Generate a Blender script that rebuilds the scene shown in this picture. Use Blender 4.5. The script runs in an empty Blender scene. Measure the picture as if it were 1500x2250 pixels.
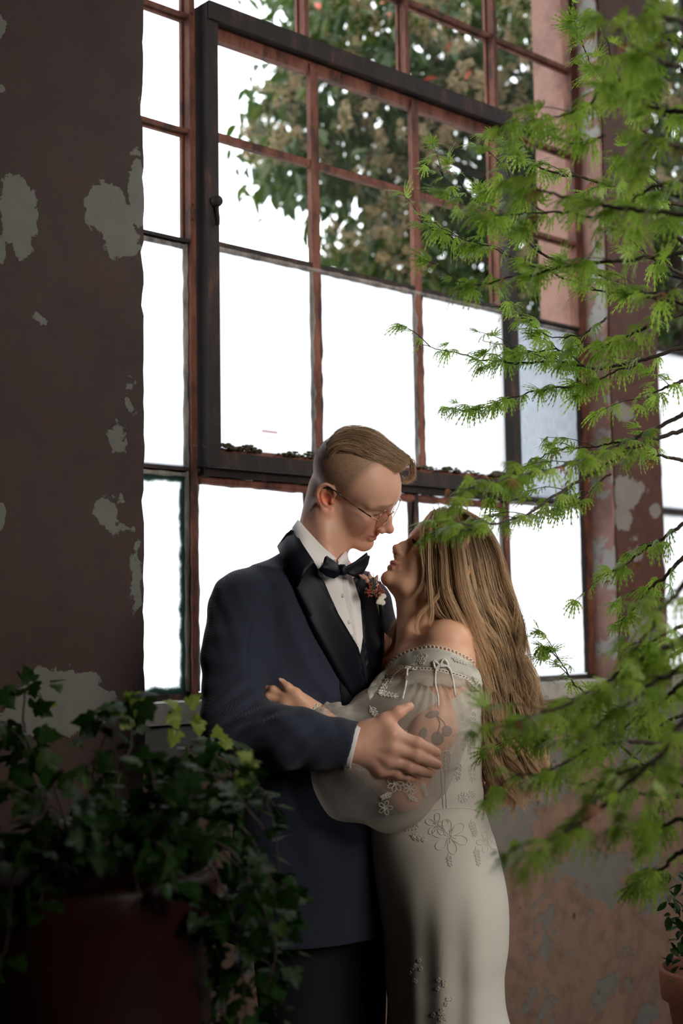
import bpy, bmesh, math, random
import numpy as np
from mathutils import Vector, Matrix
from mathutils.bvhtree import BVHTree
import openvdb

# ------------------------------------------------------------------ camera, sky, light, exposure
sc = bpy.context.scene
COL = sc.collection
F, CX, CY = 3000.0, 750.0, 1125.0          # focal length and centre in pixels of the 1500x2250 frame
CAM = np.array([0.0, 0.0, 1.42])
def cam_axes(pitch, roll):
    c, s = math.cos(pitch), math.sin(pitch)
    A = np.array([[1, 0, 0], [0, c, -s], [0, s, c]]) @ np.array([[1, 0, 0], [0, 0, -1], [0, 1, 0.]])
    c, s = math.cos(roll), math.sin(roll)
    return A @ np.array([[c, -s, 0], [s, c, 0], [0, 0, 1.]])
RC = cam_axes(math.radians(5.2), math.radians(-0.9))
cd = bpy.data.cameras.new('camera'); cam = bpy.data.objects.new('camera', cd); COL.objects.link(cam)
m4 = Matrix.Identity(4)
for i in range(3):
    for j in range(3): m4[i][j] = RC[i][j]
    m4[i][3] = CAM[i]
cam.matrix_world = m4
cd.sensor_fit = 'VERTICAL'; cd.sensor_height = 36; cd.lens = 48
cd.clip_start = 0.05; cd.clip_end = 200
cd.dof.use_dof = True; cd.dof.focus_distance = 2.62; cd.dof.aperture_fstop = 3.2
sc.camera = cam
W = bpy.data.worlds.new('overcast_sky'); sc.world = W; W.use_nodes = True
bg = W.node_tree.nodes['Background']
bg.inputs[0].default_value = (0.93, 0.96, 1.0, 1); bg.inputs[1].default_value = 3.8
sc.view_settings.view_transform = 'Standard'; sc.view_settings.look = 'None'
sc.view_settings.exposure = 0.0; sc.view_settings.gamma = 1; sc.view_settings.use_curve_mapping = False
sc.cycles.max_bounces = 8; sc.cycles.diffuse_bounces = 4; sc.cycles.transparent_max_bounces = 24
sc.cycles.transmission_bounces = 6; sc.cycles.caustics_reflective = False; sc.cycles.caustics_refractive = False
sc.cycles.sample_clamp_indirect = 6

# wall frame: u along the window wall, o towards the room, z up
WD = np.array([0.73845534, 0.67430239, 0.0]); WN = np.array([0.67430239, -0.73845534, 0.0])
P0 = np.array([0.02333045, 3.48562861, 0.0])
def wl(u, o, z): return tuple(P0 + WD * u + WN * o + np.array([0, 0, z]))
WALLM = Matrix(((WD[0], WN[0], 0, P0[0]), (WD[1], WN[1], 0, P0[1]), (0, 0, 1, 0), (0, 0, 0, 1)))

def area(name, loc, target, sx, sy, power, col, spread=180):
    l = bpy.data.lights.new(name, 'AREA'); l.shape = 'RECTANGLE'; l.size = sx; l.size_y = sy
    l.energy = power; l.color = col; l.spread = math.radians(spread)
    o = bpy.data.objects.new(name, l); COL.objects.link(o); o.location = loc
    d = Vector(target) - Vector(loc); o.rotation_euler = d.to_track_quat('-Z', 'Y').to_euler()
    o['kind'] = 'helper'
    return o
# added fill lamps inside the closed hall: one high at the right, one frontal
area('overhead_fill', wl(2.9, 2.3, 4.5), wl(0.7, 0.9, 1.3), 2.6, 2.2, 92, (0.97, 0.98, 1.0), 130)
area('front_fill', wl(-0.5, 4.6, 2.7), wl(-0.15, 0.6, 1.9), 2.0, 1.6, 18, (1.0, 0.93, 0.86), 56)
# ------------------------------------------------------------------ helpers
D0 = 2.60; PX = D0 / F                       # depth of the couple, metres per pixel there
def Wp(px, py, z=0.0, d=None):
    """pixel + offset towards the camera (in pixel units) -> metric camera frame"""
    d = (D0 - z * PX) if d is None else d
    return np.array([(px - CX) * d / F, -(py - CY) * d / F, -d])
def Wd(px, py, d): return CAM + RC @ Wp(px, py, d=d)
def toworld(v): return np.asarray(v) @ RC.T + CAM

def tag(o, label=None, cat=None, group=None, kind=None):
    if label: o['label'] = label
    if cat: o['category'] = cat
    if group: o['group'] = group
    if kind: o['kind'] = kind
    return o
def link(name, data, mat=None, parent=None, smooth=True):
    o = bpy.data.objects.new(name, data); COL.objects.link(o)
    if parent is not None: o.parent = parent
    if mat is not None and data is not None and not len(data.materials): data.materials.append(mat)
    if smooth and isinstance(data, bpy.types.Mesh):
        data.shade_smooth()
    return o
def empty(name, loc=(0, 0, 0)):
    o = bpy.data.objects.new(name, None); COL.objects.link(o); o.location = loc; o.empty_display_size = .1
    return o
def put(o, parent):
    """parent an object built in world space under an empty that has a place of its own"""
    o.parent = parent; o.matrix_parent_inverse = Matrix.Translation(parent.location).inverted(); return o
def mesh(name, V, Fc, mat=None, parent=None, smooth=True):
    me = bpy.data.meshes.new(name)
    me.from_pydata([tuple(map(float, v)) for v in V], [], [tuple(int(i) for i in f) for f in Fc]); me.update()
    o = link(name, me, mat, None, smooth)
    if parent is not None: put(o, parent)
    return o
def mesh_np(name, V, Q, mat=None, parent=None, smooth=True):
    me = bpy.data.meshes.new(name); n = len(V); k = Q.shape[1]
    me.vertices.add(n); me.vertices.foreach_set('co', np.asarray(V, np.float32).ravel())
    me.loops.add(Q.size); me.loops.foreach_set('vertex_index', Q.astype(np.int32).ravel())
    me.polygons.add(len(Q)); me.polygons.foreach_set('loop_start', np.arange(0, Q.size, k, dtype=np.int32))
    me.update(calc_edges=True); me.validate()
    o = link(name, me, mat, None, smooth)
    if parent is not None: put(o, parent)
    return o
def box(V, Fc, c, s, ax=None):
    """append a box (centre, full sizes, axes rows)"""
    ax = np.eye(3) if ax is None else np.asarray(ax); b = len(V); c = np.asarray(c, float)
    for dx in (-.5, .5):
        for dy in (-.5, .5):
            for dz in (-.5, .5): V.append(c + ax[0] * dx * s[0] + ax[1] * dy * s[1] + ax[2] * dz * s[2])
    for f in ((0, 1, 3, 2), (4, 6, 7, 5), (0, 4, 5, 1), (2, 3, 7, 6), (0, 2, 6, 4), (1, 5, 7, 3)): Fc.append(tuple(b + i for i in f))
WAX = np.array([WD, WN, [0, 0, 1.]])
def wbox(V, Fc, u0, u1, o0, o1, z0, z1):
    box(V, Fc, wl((u0 + u1) / 2, (o0 + o1) / 2, (z0 + z1) / 2), (u1 - u0, o1 - o0, z1 - z0), WAX)
def tube(V, Fc, pts, rad, n=6, cap=True):
    pts = [np.asarray(p, float) for p in pts]; m = len(pts); b = len(V)
    up = np.array([0.1, 0.2, 1.0]); prev = None
    for i, p in enumerate(pts):
        t = pts[min(i + 1, m - 1)] - pts[max(i - 1, 0)]; t /= np.linalg.norm(t) + 1e-12
        a = up - t * (up @ t) if prev is None else prev - t * (prev @ t)
        if np.linalg.norm(a) < 1e-6: a = np.cross(t, [1, 0, 0.3])
        a /= np.linalg.norm(a); prev = a; c = np.cross(t, a)
        r = rad[i] if hasattr(rad, '__len__') else rad
        for k in range(n):
            th = 2 * math.pi * k / n; V.append(p + r * (a * math.cos(th) + c * math.sin(th)))
    for i in range(m - 1):
        for k in range(n):
            k2 = (k + 1) % n; Fc.append((b + i * n + k, b + i * n + k2, b + (i + 1) * n + k2, b + (i + 1) * n + k))
    if cap:
        Fc.append(tuple(b + k for k in range(n))[::-1]); Fc.append(tuple(b + (m - 1) * n + k for k in range(n)))
def spline(P, n):
    """Catmull-Rom through the control points, n samples"""
    P = np.asarray(P, float)
    if len(P) == 2: t = np.linspace(0, 1, n)[:, None]; return P[0] * (1 - t) + P[1] * t
    Q = np.vstack([2 * P[0] - P[1], P, 2 * P[-1] - P[-2]]); m = len(P) - 1
    out = []
    for t in np.linspace(0, m, n):
        i = min(int(t), m - 1); s = t - i; a, b, c, d = Q[i], Q[i + 1], Q[i + 2], Q[i + 3]
        out.append(.5 * ((2 * b) + (-a + c) * s + (2 * a - 5 * b + 4 * c - d) * s * s + (-a + 3 * b - 3 * c + d) * s ** 3))
    return np.array(out)

# ---- signed distance sculpting (metric camera frame), meshed sparsely
def smin(a, b, k):
    if k <= 0: return np.minimum(a, b)
    h = np.maximum(k - np.abs(a - b), 0) / k
    return np.minimum(a, b) - h * h * k * .25
class Sculpt:
    def __init__(s): s.p = []
    def add(s, fn, c, R, op='u', k=.01): s.p.append((fn, np.asarray(c, float), float(R), op, k))
    def ell(s, c, r, rot=None, op='u', k=.01):
        c = np.asarray(c, float); r = np.asarray(r, float); M = None if rot is None else np.asarray(rot, float)
        def fn(X):
            q = X - c
            if M is not None: q = q @ M          # columns of M are the local axes
            k0 = np.sqrt(((q / r) ** 2).sum(-1)) + 1e-9; k1 = np.sqrt(((q / (r * r)) ** 2).sum(-1)) + 1e-9
            return k0 * (k0 - 1) / k1
        s.add(fn, c, r.max(), op, k)
    def cone(s, a, b, ra, rb, op='u', k=.01):
        a = np.asarray(a, float); b = np.asarray(b, float); ab = b - a; L2 = ab @ ab + 1e-12
        def fn(X):
            q = X - a; t = np.clip((q @ ab) / L2, 0, 1)
            return np.sqrt(((q - t[..., None] * ab) ** 2).sum(-1)) - (ra + (rb - ra) * t)
        s.add(fn, (a + b) / 2, math.sqrt(L2) / 2 + max(ra, rb), op, k)
    def chain(s, P, R, op='u', k=.006, k0=None):
        for i in range(len(P) - 1): s.cone(P[i], P[i + 1], R[i], R[i + 1], op, k if (i or k0 is None) else k0)
    def loft(s, st, ax, op='u', k=.01, e=2.0, pad=.02):
        """stations (centre3, a, b); ax = rows (side, front, long); cut flat at both ends"""
        st = [(np.asarray(c, float), a, b) for c, a, b in st]; ax = np.asarray(ax, float)
        T = np.array([c @ ax[2] for c, a, b in st]); o = np.argsort(T); T = T[o]
        U = np.array([st[i][0] @ ax[0] for i in o]); Vv = np.array([st[i][0] @ ax[1] for i in o])
        A = np.array([st[i][1] for i in o]); B = np.array([st[i][2] for i in o])
        tt = np.linspace(T[0], T[-1], 160)
        def res(Y):
            S = spline(np.stack([T, Y], 1), 400); return np.interp(tt, S[:, 0], S[:, 1])
        U2, V2, A2, B2 = res(U), res(Vv), res(A), res(B)
        def fn(X):
            q = X @ ax.T; t = q[..., 2]
            u = q[..., 0] - np.interp(t, tt, U2); v = q[..., 1] - np.interp(t, tt, V2)
            a = np.interp(t, tt, A2); b = np.interp(t, tt, B2)
            rr = (np.abs(u / a) ** e + np.abs(v / b) ** e) ** (1 / e) + 1e-9
            g = np.sqrt((u / (a * a)) ** 2 + (v / (b * b)) ** 2) + 1e-9
            d = np.where(rr > .3, (rr - 1) * rr / g, -np.minimum(a, b) * .7) if e == 2 else (rr - 1) * np.minimum(a, b)
            return np.maximum(d, np.maximum(t - T[-1], T[0] - t))
        c = sum(x[0] for x in st) / len(st)
        R = max(np.linalg.norm(x[0] - c) + max(x[1], x[2]) for x in st)
        s.add(fn, c, R + pad, op, k)
    def disp(s, fn, c, R): s.add(fn, c, R, 'd', 0)
    def eval(s, X, c, r):
        D = np.full(X.shape[:-1], .5)
        for fn, pc, pr, op, k in s.p:
            if np.linalg.norm(pc - c) - r - pr > k + .02: continue
            v = fn(X)
            if op == 'u': D = smin(D, v, k)
            elif op == 's': D = -smin(-D, v, k)
            elif op == 'i': D = -smin(-D, -v, k)
            elif op == 'd': D = D + v
        return D
    def build(s, name, h, mat=None, parent=None, lo=None, hi=None, post=None):
        cs = [(c - R, c + R) for f, c, R, op, k in s.p if op == 'u']
        mn = np.min([a for a, b in cs], 0) - .02; mx = np.max([b for a, b in cs], 0) + .02
        if lo is not None: mn = np.maximum(mn, lo)
        if hi is not None: mx = np.minimum(mx, hi)
        B = 20; nb = np.ceil((mx - mn) / (h * B)).astype(int)
        g = openvdb.FloatGrid(.5); idx = np.arange(B) * h
        gx, gy, gz = np.meshgrid(idx, idx, idx, indexing='ij'); loc = np.stack([gx, gy, gz], -1)
        half = B * h / 2; rad = half * 1.7321
        for i in range(nb[0]):
            for j in range(nb[1]):
                for k in range(nb[2]):
                    o = mn + np.array([i, j, k]) * B * h; c = o + half
                    if not any(np.linalg.norm(pc - c) - rad - pr <= pk + .02 for f, pc, pr, op, pk in s.p if op == 'u'): continue
                    dc = s.eval(c[None], c, rad)[0]
                    if abs(dc) > rad * 1.9:
                        if dc < 0: g.fill((i * B, j * B, k * B), (i * B + B - 1, j * B + B - 1, k * B + B - 1), -.5, False)
                        continue
                    g.copyFromArray(s.eval(loc + o, c, rad), ijk=(i * B, j * B, k * B))
        P, Q = g.convertToQuads(isovalue=0.0)
        V = P * h + mn; Q = Q[:, ::-1]
        if post is not None: V = post(V)
        o = mesh_np(name, toworld(V), Q, mat, parent)
        return o, V
def shell_obj(name, V, Q, mat, parent): return mesh_np(name, toworld(V), Q, mat, parent)

def vcol(o, name, C):
    a = o.data.color_attributes.new(name, 'FLOAT_COLOR', 'POINT')
    C = np.asarray(C, np.float32)
    if C.shape[1] == 3: C = np.hstack([C, np.ones((len(C), 1), np.float32)])
    a.data.foreach_set('color', C.ravel())

def bvh_of(objs):
    V = []; Fc = []
    for o in objs:
        b = len(V); me = o.data; M = o.matrix_world
        co = np.empty(len(me.vertices) * 3, np.float32); me.vertices.foreach_get('co', co); co = co.reshape(-1, 3)
        V.extend(map(tuple, co.tolist()))
        Fc.extend([tuple(b + i for i in p.vertices) for p in me.polygons])
    return BVHTree.FromPolygons(V, Fc)
def hit(bv, px, py):
    """where the sight line through a photo pixel meets a built surface"""
    d = RC @ np.array([(px - CX) / F, -(py - CY) / F, -1.0]); d /= np.linalg.norm(d)
    r = bv.ray_cast(Vector(CAM), Vector(d))
    return (None, None) if r[0] is None else (np.array(r[0]), -d)

def inpoly(x, y, P):
    ins = np.zeros(np.shape(x), bool); n = len(P); j = n - 1
    for i in range(n):
        xi, yi = P[i]; xj, yj = P[j]
        c = ((yi > y) != (yj > y)) & (x < (xj - xi) * (y - yi) / (yj - yi + 1e-12) + xi); ins ^= c; j = i
    return ins
def drape(name, bv, poly, mat, parent, step=6.0, off=.003, thick=.002, smooth_depth=0, fallback=None, bulge=0.0):
    """a cloth panel lying on a built surface: outline given as in the photo, real thickness and offset"""
    P = np.array(poly, float); n = len(P)
    bm = bmesh.new(); per = []
    for i in range(n):
        a, b = P[i], P[(i + 1) % n]; m = max(1, int(np.linalg.norm(b - a) / step))
        for k in range(m): per.append(a + (b - a) * k / m)
    pts = list(per); x0, y0 = P.min(0); x1, y1 = P.max(0)
    gx, gy = np.meshgrid(np.arange(x0, x1, step), np.arange(y0, y1, step * .9)); gx = gx + (np.arange(gx.shape[0])[:, None] % 2) * step / 2
    ins = inpoly(gx, gy, P); PE = np.array(per)
    for a, b in zip(gx[ins], gy[ins]):
        if np.min(np.hypot(PE[:, 0] - a, PE[:, 1] - b)) > step * .55: pts.append(np.array([a, b]))
    from mathutils.geometry import delaunay_2d_cdt
    m = len(per)
    r = delaunay_2d_cdt([Vector(p) for p in pts], [], [list(range(m))], 1, 1e-4)
    V2 = np.array([tuple(v) for v in r[0]]); Fc = r[2]
    D = np.full(len(V2), np.nan)
    for i, (a, b) in enumerate(V2):
        h_, _ = hit(bv, a, b)
        if h_ is not None: D[i] = -(RC.T @ (h_ - CAM))[2]
    ok = ~np.isnan(D)
    if not ok.any(): return None
    med = np.nanmedian(D)
    for i in np.where(~ok)[0]:
        j = np.argmin(((V2[ok] - V2[i]) ** 2).sum(1)); D[i] = D[ok][j] if fallback is None else fallback
    for _ in range(smooth_depth):
        S = D.copy(); C = np.ones(len(D))
        for f in Fc:
            for a in f:
                for b in f:
                    if a != b: S[a] += D[b]; C[a] += 1
        D = S / C
    X = np.stack([(V2[:, 0] - CX) * D / F, -(V2[:, 1] - CY) * D / F, -D], 1)
    # offset along the surface normal, not towards the lens
    N = np.zeros_like(X)
    for f in Fc:
        nn = np.cross(X[f[1]] - X[f[0]], X[f[2]] - X[f[0]])
        if nn[2] < 0: nn = -nn
        for a in f: N[a] += nn
    N /= np.linalg.norm(N, axis=1)[:, None] + 1e-12
    edge = np.array([min(1, np.min(np.hypot(PE[:, 0] - a, PE[:, 1] - b)) / 14) for a, b in V2])
    O = off + bulge * np.sqrt(edge)
    T = toworld(X + N * O[:, None]); Bk = toworld(X + N * (O - thick)[:, None]); nv = len(T)
    Fn = []
    ecount = {}
    for f in Fc:
        nn = np.cross(T[f[1]] - T[f[0]], T[f[2]] - T[f[0]])
        ff = list(f) if nn @ (CAM - T[f[0]]) > 0 else list(f)[::-1]
        Fn.append(ff); Fn.append([i + nv for i in ff[::-1]])
        for a, b in zip(ff, ff[1:] + ff[:1]): ecount[(a, b)] = 1
    for (a, b) in list(ecount):
        if (b, a) not in ecount: Fn.append([b, a, a + nv, b + nv])
    return mesh(name, np.vstack([T, Bk]), Fn, mat, parent)
def drape_lines(name, bv, lines, mat, parent, rad=.0008, off=.0006, n=5):
    V = []; Fc = []
    for L in lines:
        pts = []
        for a, b in L:
            h_, d = hit(bv, a, b)
            if h_ is not None: pts.append(h_ + d * off)
            elif len(pts) > 1: break
        if len(pts) > 1:
            dd = [np.linalg.norm(pts[i + 1] - pts[i]) for i in range(len(pts) - 1)]
            if max(dd) < .05: tube(V, Fc, pts, rad, n)
    return mesh(name, V, Fc, mat, parent) if V else None

def hair(name, strands, radius, mat, parent, cols=None):
    """strands: list of (n,3) world arrays"""
    hc = bpy.data.hair_curves.new(name); sizes = [len(s) for s in strands]; hc.add_curves(sizes)
    P = np.vstack(strands).astype(np.float32); hc.attributes['position'].data.foreach_set('vector', P.ravel())
    rr = np.concatenate([np.full(n, 1.0) * np.minimum(1, np.linspace(1.6, .25, n)) for n in sizes]) * radius
    a = hc.attributes.new('radius', 'FLOAT', 'POINT'); a.data.foreach_set('value', rr.astype(np.float32))
    if cols is not None:
        a = hc.attributes.new('tone', 'FLOAT', 'POINT'); a.data.foreach_set('value', np.concatenate([np.clip(c + np.linspace(-.18, .2, n), 0, 1) for c, n in zip(cols, sizes)]).astype(np.float32))
    o = bpy.data.objects.new(name, hc); COL.objects.link(o); hc.materials.append(mat)
    if parent is not None: put(o, parent)
    return o

# ---- materials
def mat(name, col=(.5, .5, .5), rough=.7, **kw):
    m = bpy.data.materials.new(name); m.use_nodes = True; b = m.node_tree.nodes['Principled BSDF']
    b.inputs['Base Color'].default_value = (*col, 1); b.inputs['Roughness'].default_value = rough
    for k, v in kw.items(): b.inputs[k.replace('_', ' ')].default_value = v
    return m
class N:
    """tiny node helper"""
    def __init__(s, m): s.m = m; s.t = m.node_tree; s.b = s.t.nodes.get('Principled BSDF'); s.out = s.t.nodes['Material Output']
    def n(s, ty, **kw):
        x = s.t.nodes.new(ty)
        for k, v in kw.items(): setattr(x, k, v)
        return x
    def l(s, a, b): s.t.links.new(a, b)
    def co(s, kind='Object'):
        return s.n('ShaderNodeTexCoord').outputs[kind]
    def noise(s, scale, detail=4, rough=.55, vec=None, dist=0):
        x = s.n('ShaderNodeTexNoise'); x.inputs['Scale'].default_value = scale; x.inputs['Detail'].default_value = detail
        x.inputs['Roughness'].default_value = rough; x.inputs['Distortion'].default_value = dist
        if vec is not None: s.l(vec, x.inputs['Vector'])
        return x.outputs[0]
    def ramp(s, fac, stops, interp='LINEAR'):
        r = s.n('ShaderNodeValToRGB'); r.color_ramp.interpolation = interp; el = r.color_ramp.elements
        while len(el) < len(stops): el.new(.5)
        for e, (p, c) in zip(el, stops): e.position = p; e.color = (*c, 1) if len(c) == 3 else (c[0],) * 3 + (1,)
        s.l(fac, r.inputs[0]); return r.outputs[0]
    def mix(s, fac, a, b, mode='MIX'):
        x = s.n('ShaderNodeMix', data_type='RGBA', blend_type=mode)
        for i, v in ((0, fac), (6, a), (7, b)):
            if hasattr(v, 'is_linked'): s.l(v, x.inputs[i])
            elif i == 0: x.inputs[0].default_value = v
            else: x.inputs[i].default_value = (*v, 1)
        return x.outputs[2]
    def math(s, op, a, b=None, c=None):
        x = s.n('ShaderNodeMath', operation=op)
        for i, v in enumerate((a, b, c)):
            if v is None: continue
            if hasattr(v, 'is_linked'): s.l(v, x.inputs[i])
            else: x.inputs[i].default_value = v
        return x.outputs[0]
    def bump(s, h, strength=.3, dist=.002):
        b = s.n('ShaderNodeBump'); b.inputs['Strength'].default_value = strength; b.inputs['Distance'].default_value = dist
        s.l(h, b.inputs['Height']); s.l(b.outputs[0], s.b.inputs['Normal']); return b
    def mapping(s, vec, scale=(1, 1, 1), rot=(0, 0, 0), loc=(0, 0, 0)):
        x = s.n('ShaderNodeMapping'); x.inputs['Scale'].default_value = scale; x.inputs['Rotation'].default_value = rot; x.inputs['Location'].default_value = loc
        s.l(vec, x.inputs[0]); return x.outputs[0]
# ------------------------------------------------------------------ the hall: materials of the setting
def wallpt(px, py, o=0.0):
    d = RC @ np.array([(px - CX) / F, -(py - CY) / F, -1.0]); t = (WN @ (P0 + WN * o - CAM)) / (WN @ d); p = CAM + d * t
    return WD @ (p - P0), p[2]
def peel_mat(name, paint, paint2, under, under2, patches=(), o=0.0, thr=.60, scale=9.0, edge=None, rough=.75, sc2=1.0):
    m = mat(name, paint, rough); n = N(m); v = n.co('Object')
    big = n.noise(scale, 9, .62, v, .3); fine = n.noise(scale * 6, 6, .7, v)
    f = n.math('ADD', n.math('MULTIPLY', big, .8), n.math('MULTIPLY', fine, .2))
    tot = None
    for (px, py, rx, ry, s) in patches:
        u, z = wallpt(px, py, o); u2, _ = wallpt(px + rx, py, o); _, z2 = wallpt(px, py + ry, o)
        c = wl(u, o, z); ru, rz = abs(u2 - u), abs(z2 - z)
        sub = n.n('ShaderNodeVectorMath', operation='SUBTRACT'); n.l(v, sub.inputs[0]); sub.inputs[1].default_value = c
        d1 = n.n('ShaderNodeVectorMath', operation='DOT_PRODUCT'); n.l(sub.outputs[0], d1.inputs[0]); d1.inputs[1].default_value = tuple(WD / ru)
        sx = n.n('ShaderNodeSeparateXYZ'); n.l(sub.outputs[0], sx.inputs[0]); dz = n.math('DIVIDE', sx.outputs[2], rz)
        r2 = n.math('ADD', n.math('MULTIPLY', d1.outputs['Value'], d1.outputs['Value']), n.math('MULTIPLY', dz, dz))
        g = n.math('MULTIPLY', n.math('MAXIMUM', n.math('SUBTRACT', 1.5, n.math('SQRT', r2)), 0.0), s)
        tot = g if tot is None else n.math('MAXIMUM', tot, g)
    if tot is not None: f = n.math('ADD', f, tot)
    mask = n.ramp(f, [(thr, (0, 0, 0)), (thr + .018, (1, 1, 1))])
    pc = n.mix(n.noise(2.2 * sc2, 5, .6, v), paint, paint2); stain = n.ramp(n.noise(14, 8, .7, v), [(.45, (1, 1, 1)), (.72, (.55, .5, .46))]); pc = n.mix(1.0, pc, stain, 'MULTIPLY')
    uc = n.mix(n.noise(26, 6, .65, v), under, under2)
    n.l(n.mix(mask, pc, uc), n.b.inputs['Base Color'])
    h = n.math('SUBTRACT', n.math('MULTIPLY', n.noise(60, 8, .65, v), .5), n.math('MULTIPLY', mask, .9)); n.bump(h, .55, .0035)
    return m
m_column = peel_mat('brown_paint_on_column', (.036, .0115, .0055), (.019, .007, .004), (.13, .125, .107), (.075, .075, .066),
    [(40, 470, 52, 96, .34), (245, 470, 62, 60, .34), (268, 520, 50, 60, .34), (130, 1540, 115, 78, .40), (300, 420, 26, 110, .30), (302, 160, 20, 130, .16), (250, 960, 42, 70, .20), (280, 880, 26, 60, .16), (262, 1080, 60, 100, .17), (235, 1125, 34, 36, .26), (300, 1260, 26, 200, .15), (0, 60, 22, 34, .30), (4, 195, 12, 14, .3), (0, 1130, 16, 30, .3), (2, 560, 18, 60, .3), (100, 705, 60, 22, .14), (300, 1500, 16, 60, .2)], .30, .70)
m_pier = peel_mat('brown_paint_on_pier', (.10, .029, .015), (.065, .020, .011), (.26, .23, .20), (.16, .14, .12),
    [(1370, 900, 24, 24, .3), (1385, 1085, 34, 40, .3), (1370, 1140, 20, 30, .3), (1440, 1120, 14, 16, .3), (1400, 1215, 30, 60, .16), (1420, 1370, 40, 70, .24), (1330, 500, 30, 60, .18)], .10, .69)
m_reveal = peel_mat('pink_render_reveal', (.40, .22, .175), (.30, .165, .13), (.40, .38, .34), (.30, .29, .27), [], 0, .53, 6)
m_wall = peel_mat('stained_lower_wall', (.26, .145, .095), (.15, .10, .07), (.175, .155, .13), (.10, .093, .082), [(1130, 1830, 50, 60, .2), (1380, 1560, 90, 40, .2), (1330, 1950, 60, 90, .10), (380, 1620, 60, 60, .2)], .10, .535, 5, sc2=2.0)
n_ = N(m_wall)    # dark pits and specks in the render coat
b_ = m_wall.node_tree.nodes['Principled BSDF']; lk = b_.inputs['Base Color'].links[0].from_socket
vo = n_.n('ShaderNodeTexVoronoi'); vo.inputs['Scale'].default_value = 13; n_.l(n_.mapping(n_.co(), (1, 1, .6)), vo.inputs['Vector'])
pit = n_.ramp(n_.math('ADD', vo.outputs['Distance'], n_.math('MULTIPLY', n_.noise(40, 5, .6, n_.co()), .35)), [(.22, (.18, .16, .14)), (.27, (1, 1, 1))]); n_.l(n_.mix(1, lk, pit, 'MULTIPLY'), b_.inputs['Base Color'])
m_ext = peel_mat('pink_outer_render', (.34, .175, .135), (.27, .14, .11), (.42, .36, .31), (.35, .3, .27), [], 0, .82)
m_sill = peel_mat('worn_sill_concrete', (.42, .39, .34), (.30, .27, .23), (.24, .21, .18), (.18, .15, .13), [], 0, .6, 20)
def rust(name, a, b, c, thr=.5):
    m = mat(name, a, .8); n = N(m); v = n.co('Object'); f = n.noise(22, 8, .7, n.mapping(v, (1, 1, .35)))
    n.l(n.ramp(f, [(thr - .12, a), (thr, b), (thr + .14, c)]), n.b.inputs['Base Color']); n.bump(n.noise(120, 8, .7, v), .6, .002); return m
m_steel = rust('rusted_red_steel', (.045, .018, .012), (.15, .048, .027), (.22, .085, .055))
m_steel2 = rust('dark_rusted_steel', (.014, .010, .009), (.034, .018, .014), (.12, .05, .03), .58)
m_putty = rust('grey_glazing_putty', (.09, .08, .075), (.20, .18, .16), (.34, .31, .28), .5)
m_moss = mat('dry_moss', (.085, .072, .045), .95)

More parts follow.
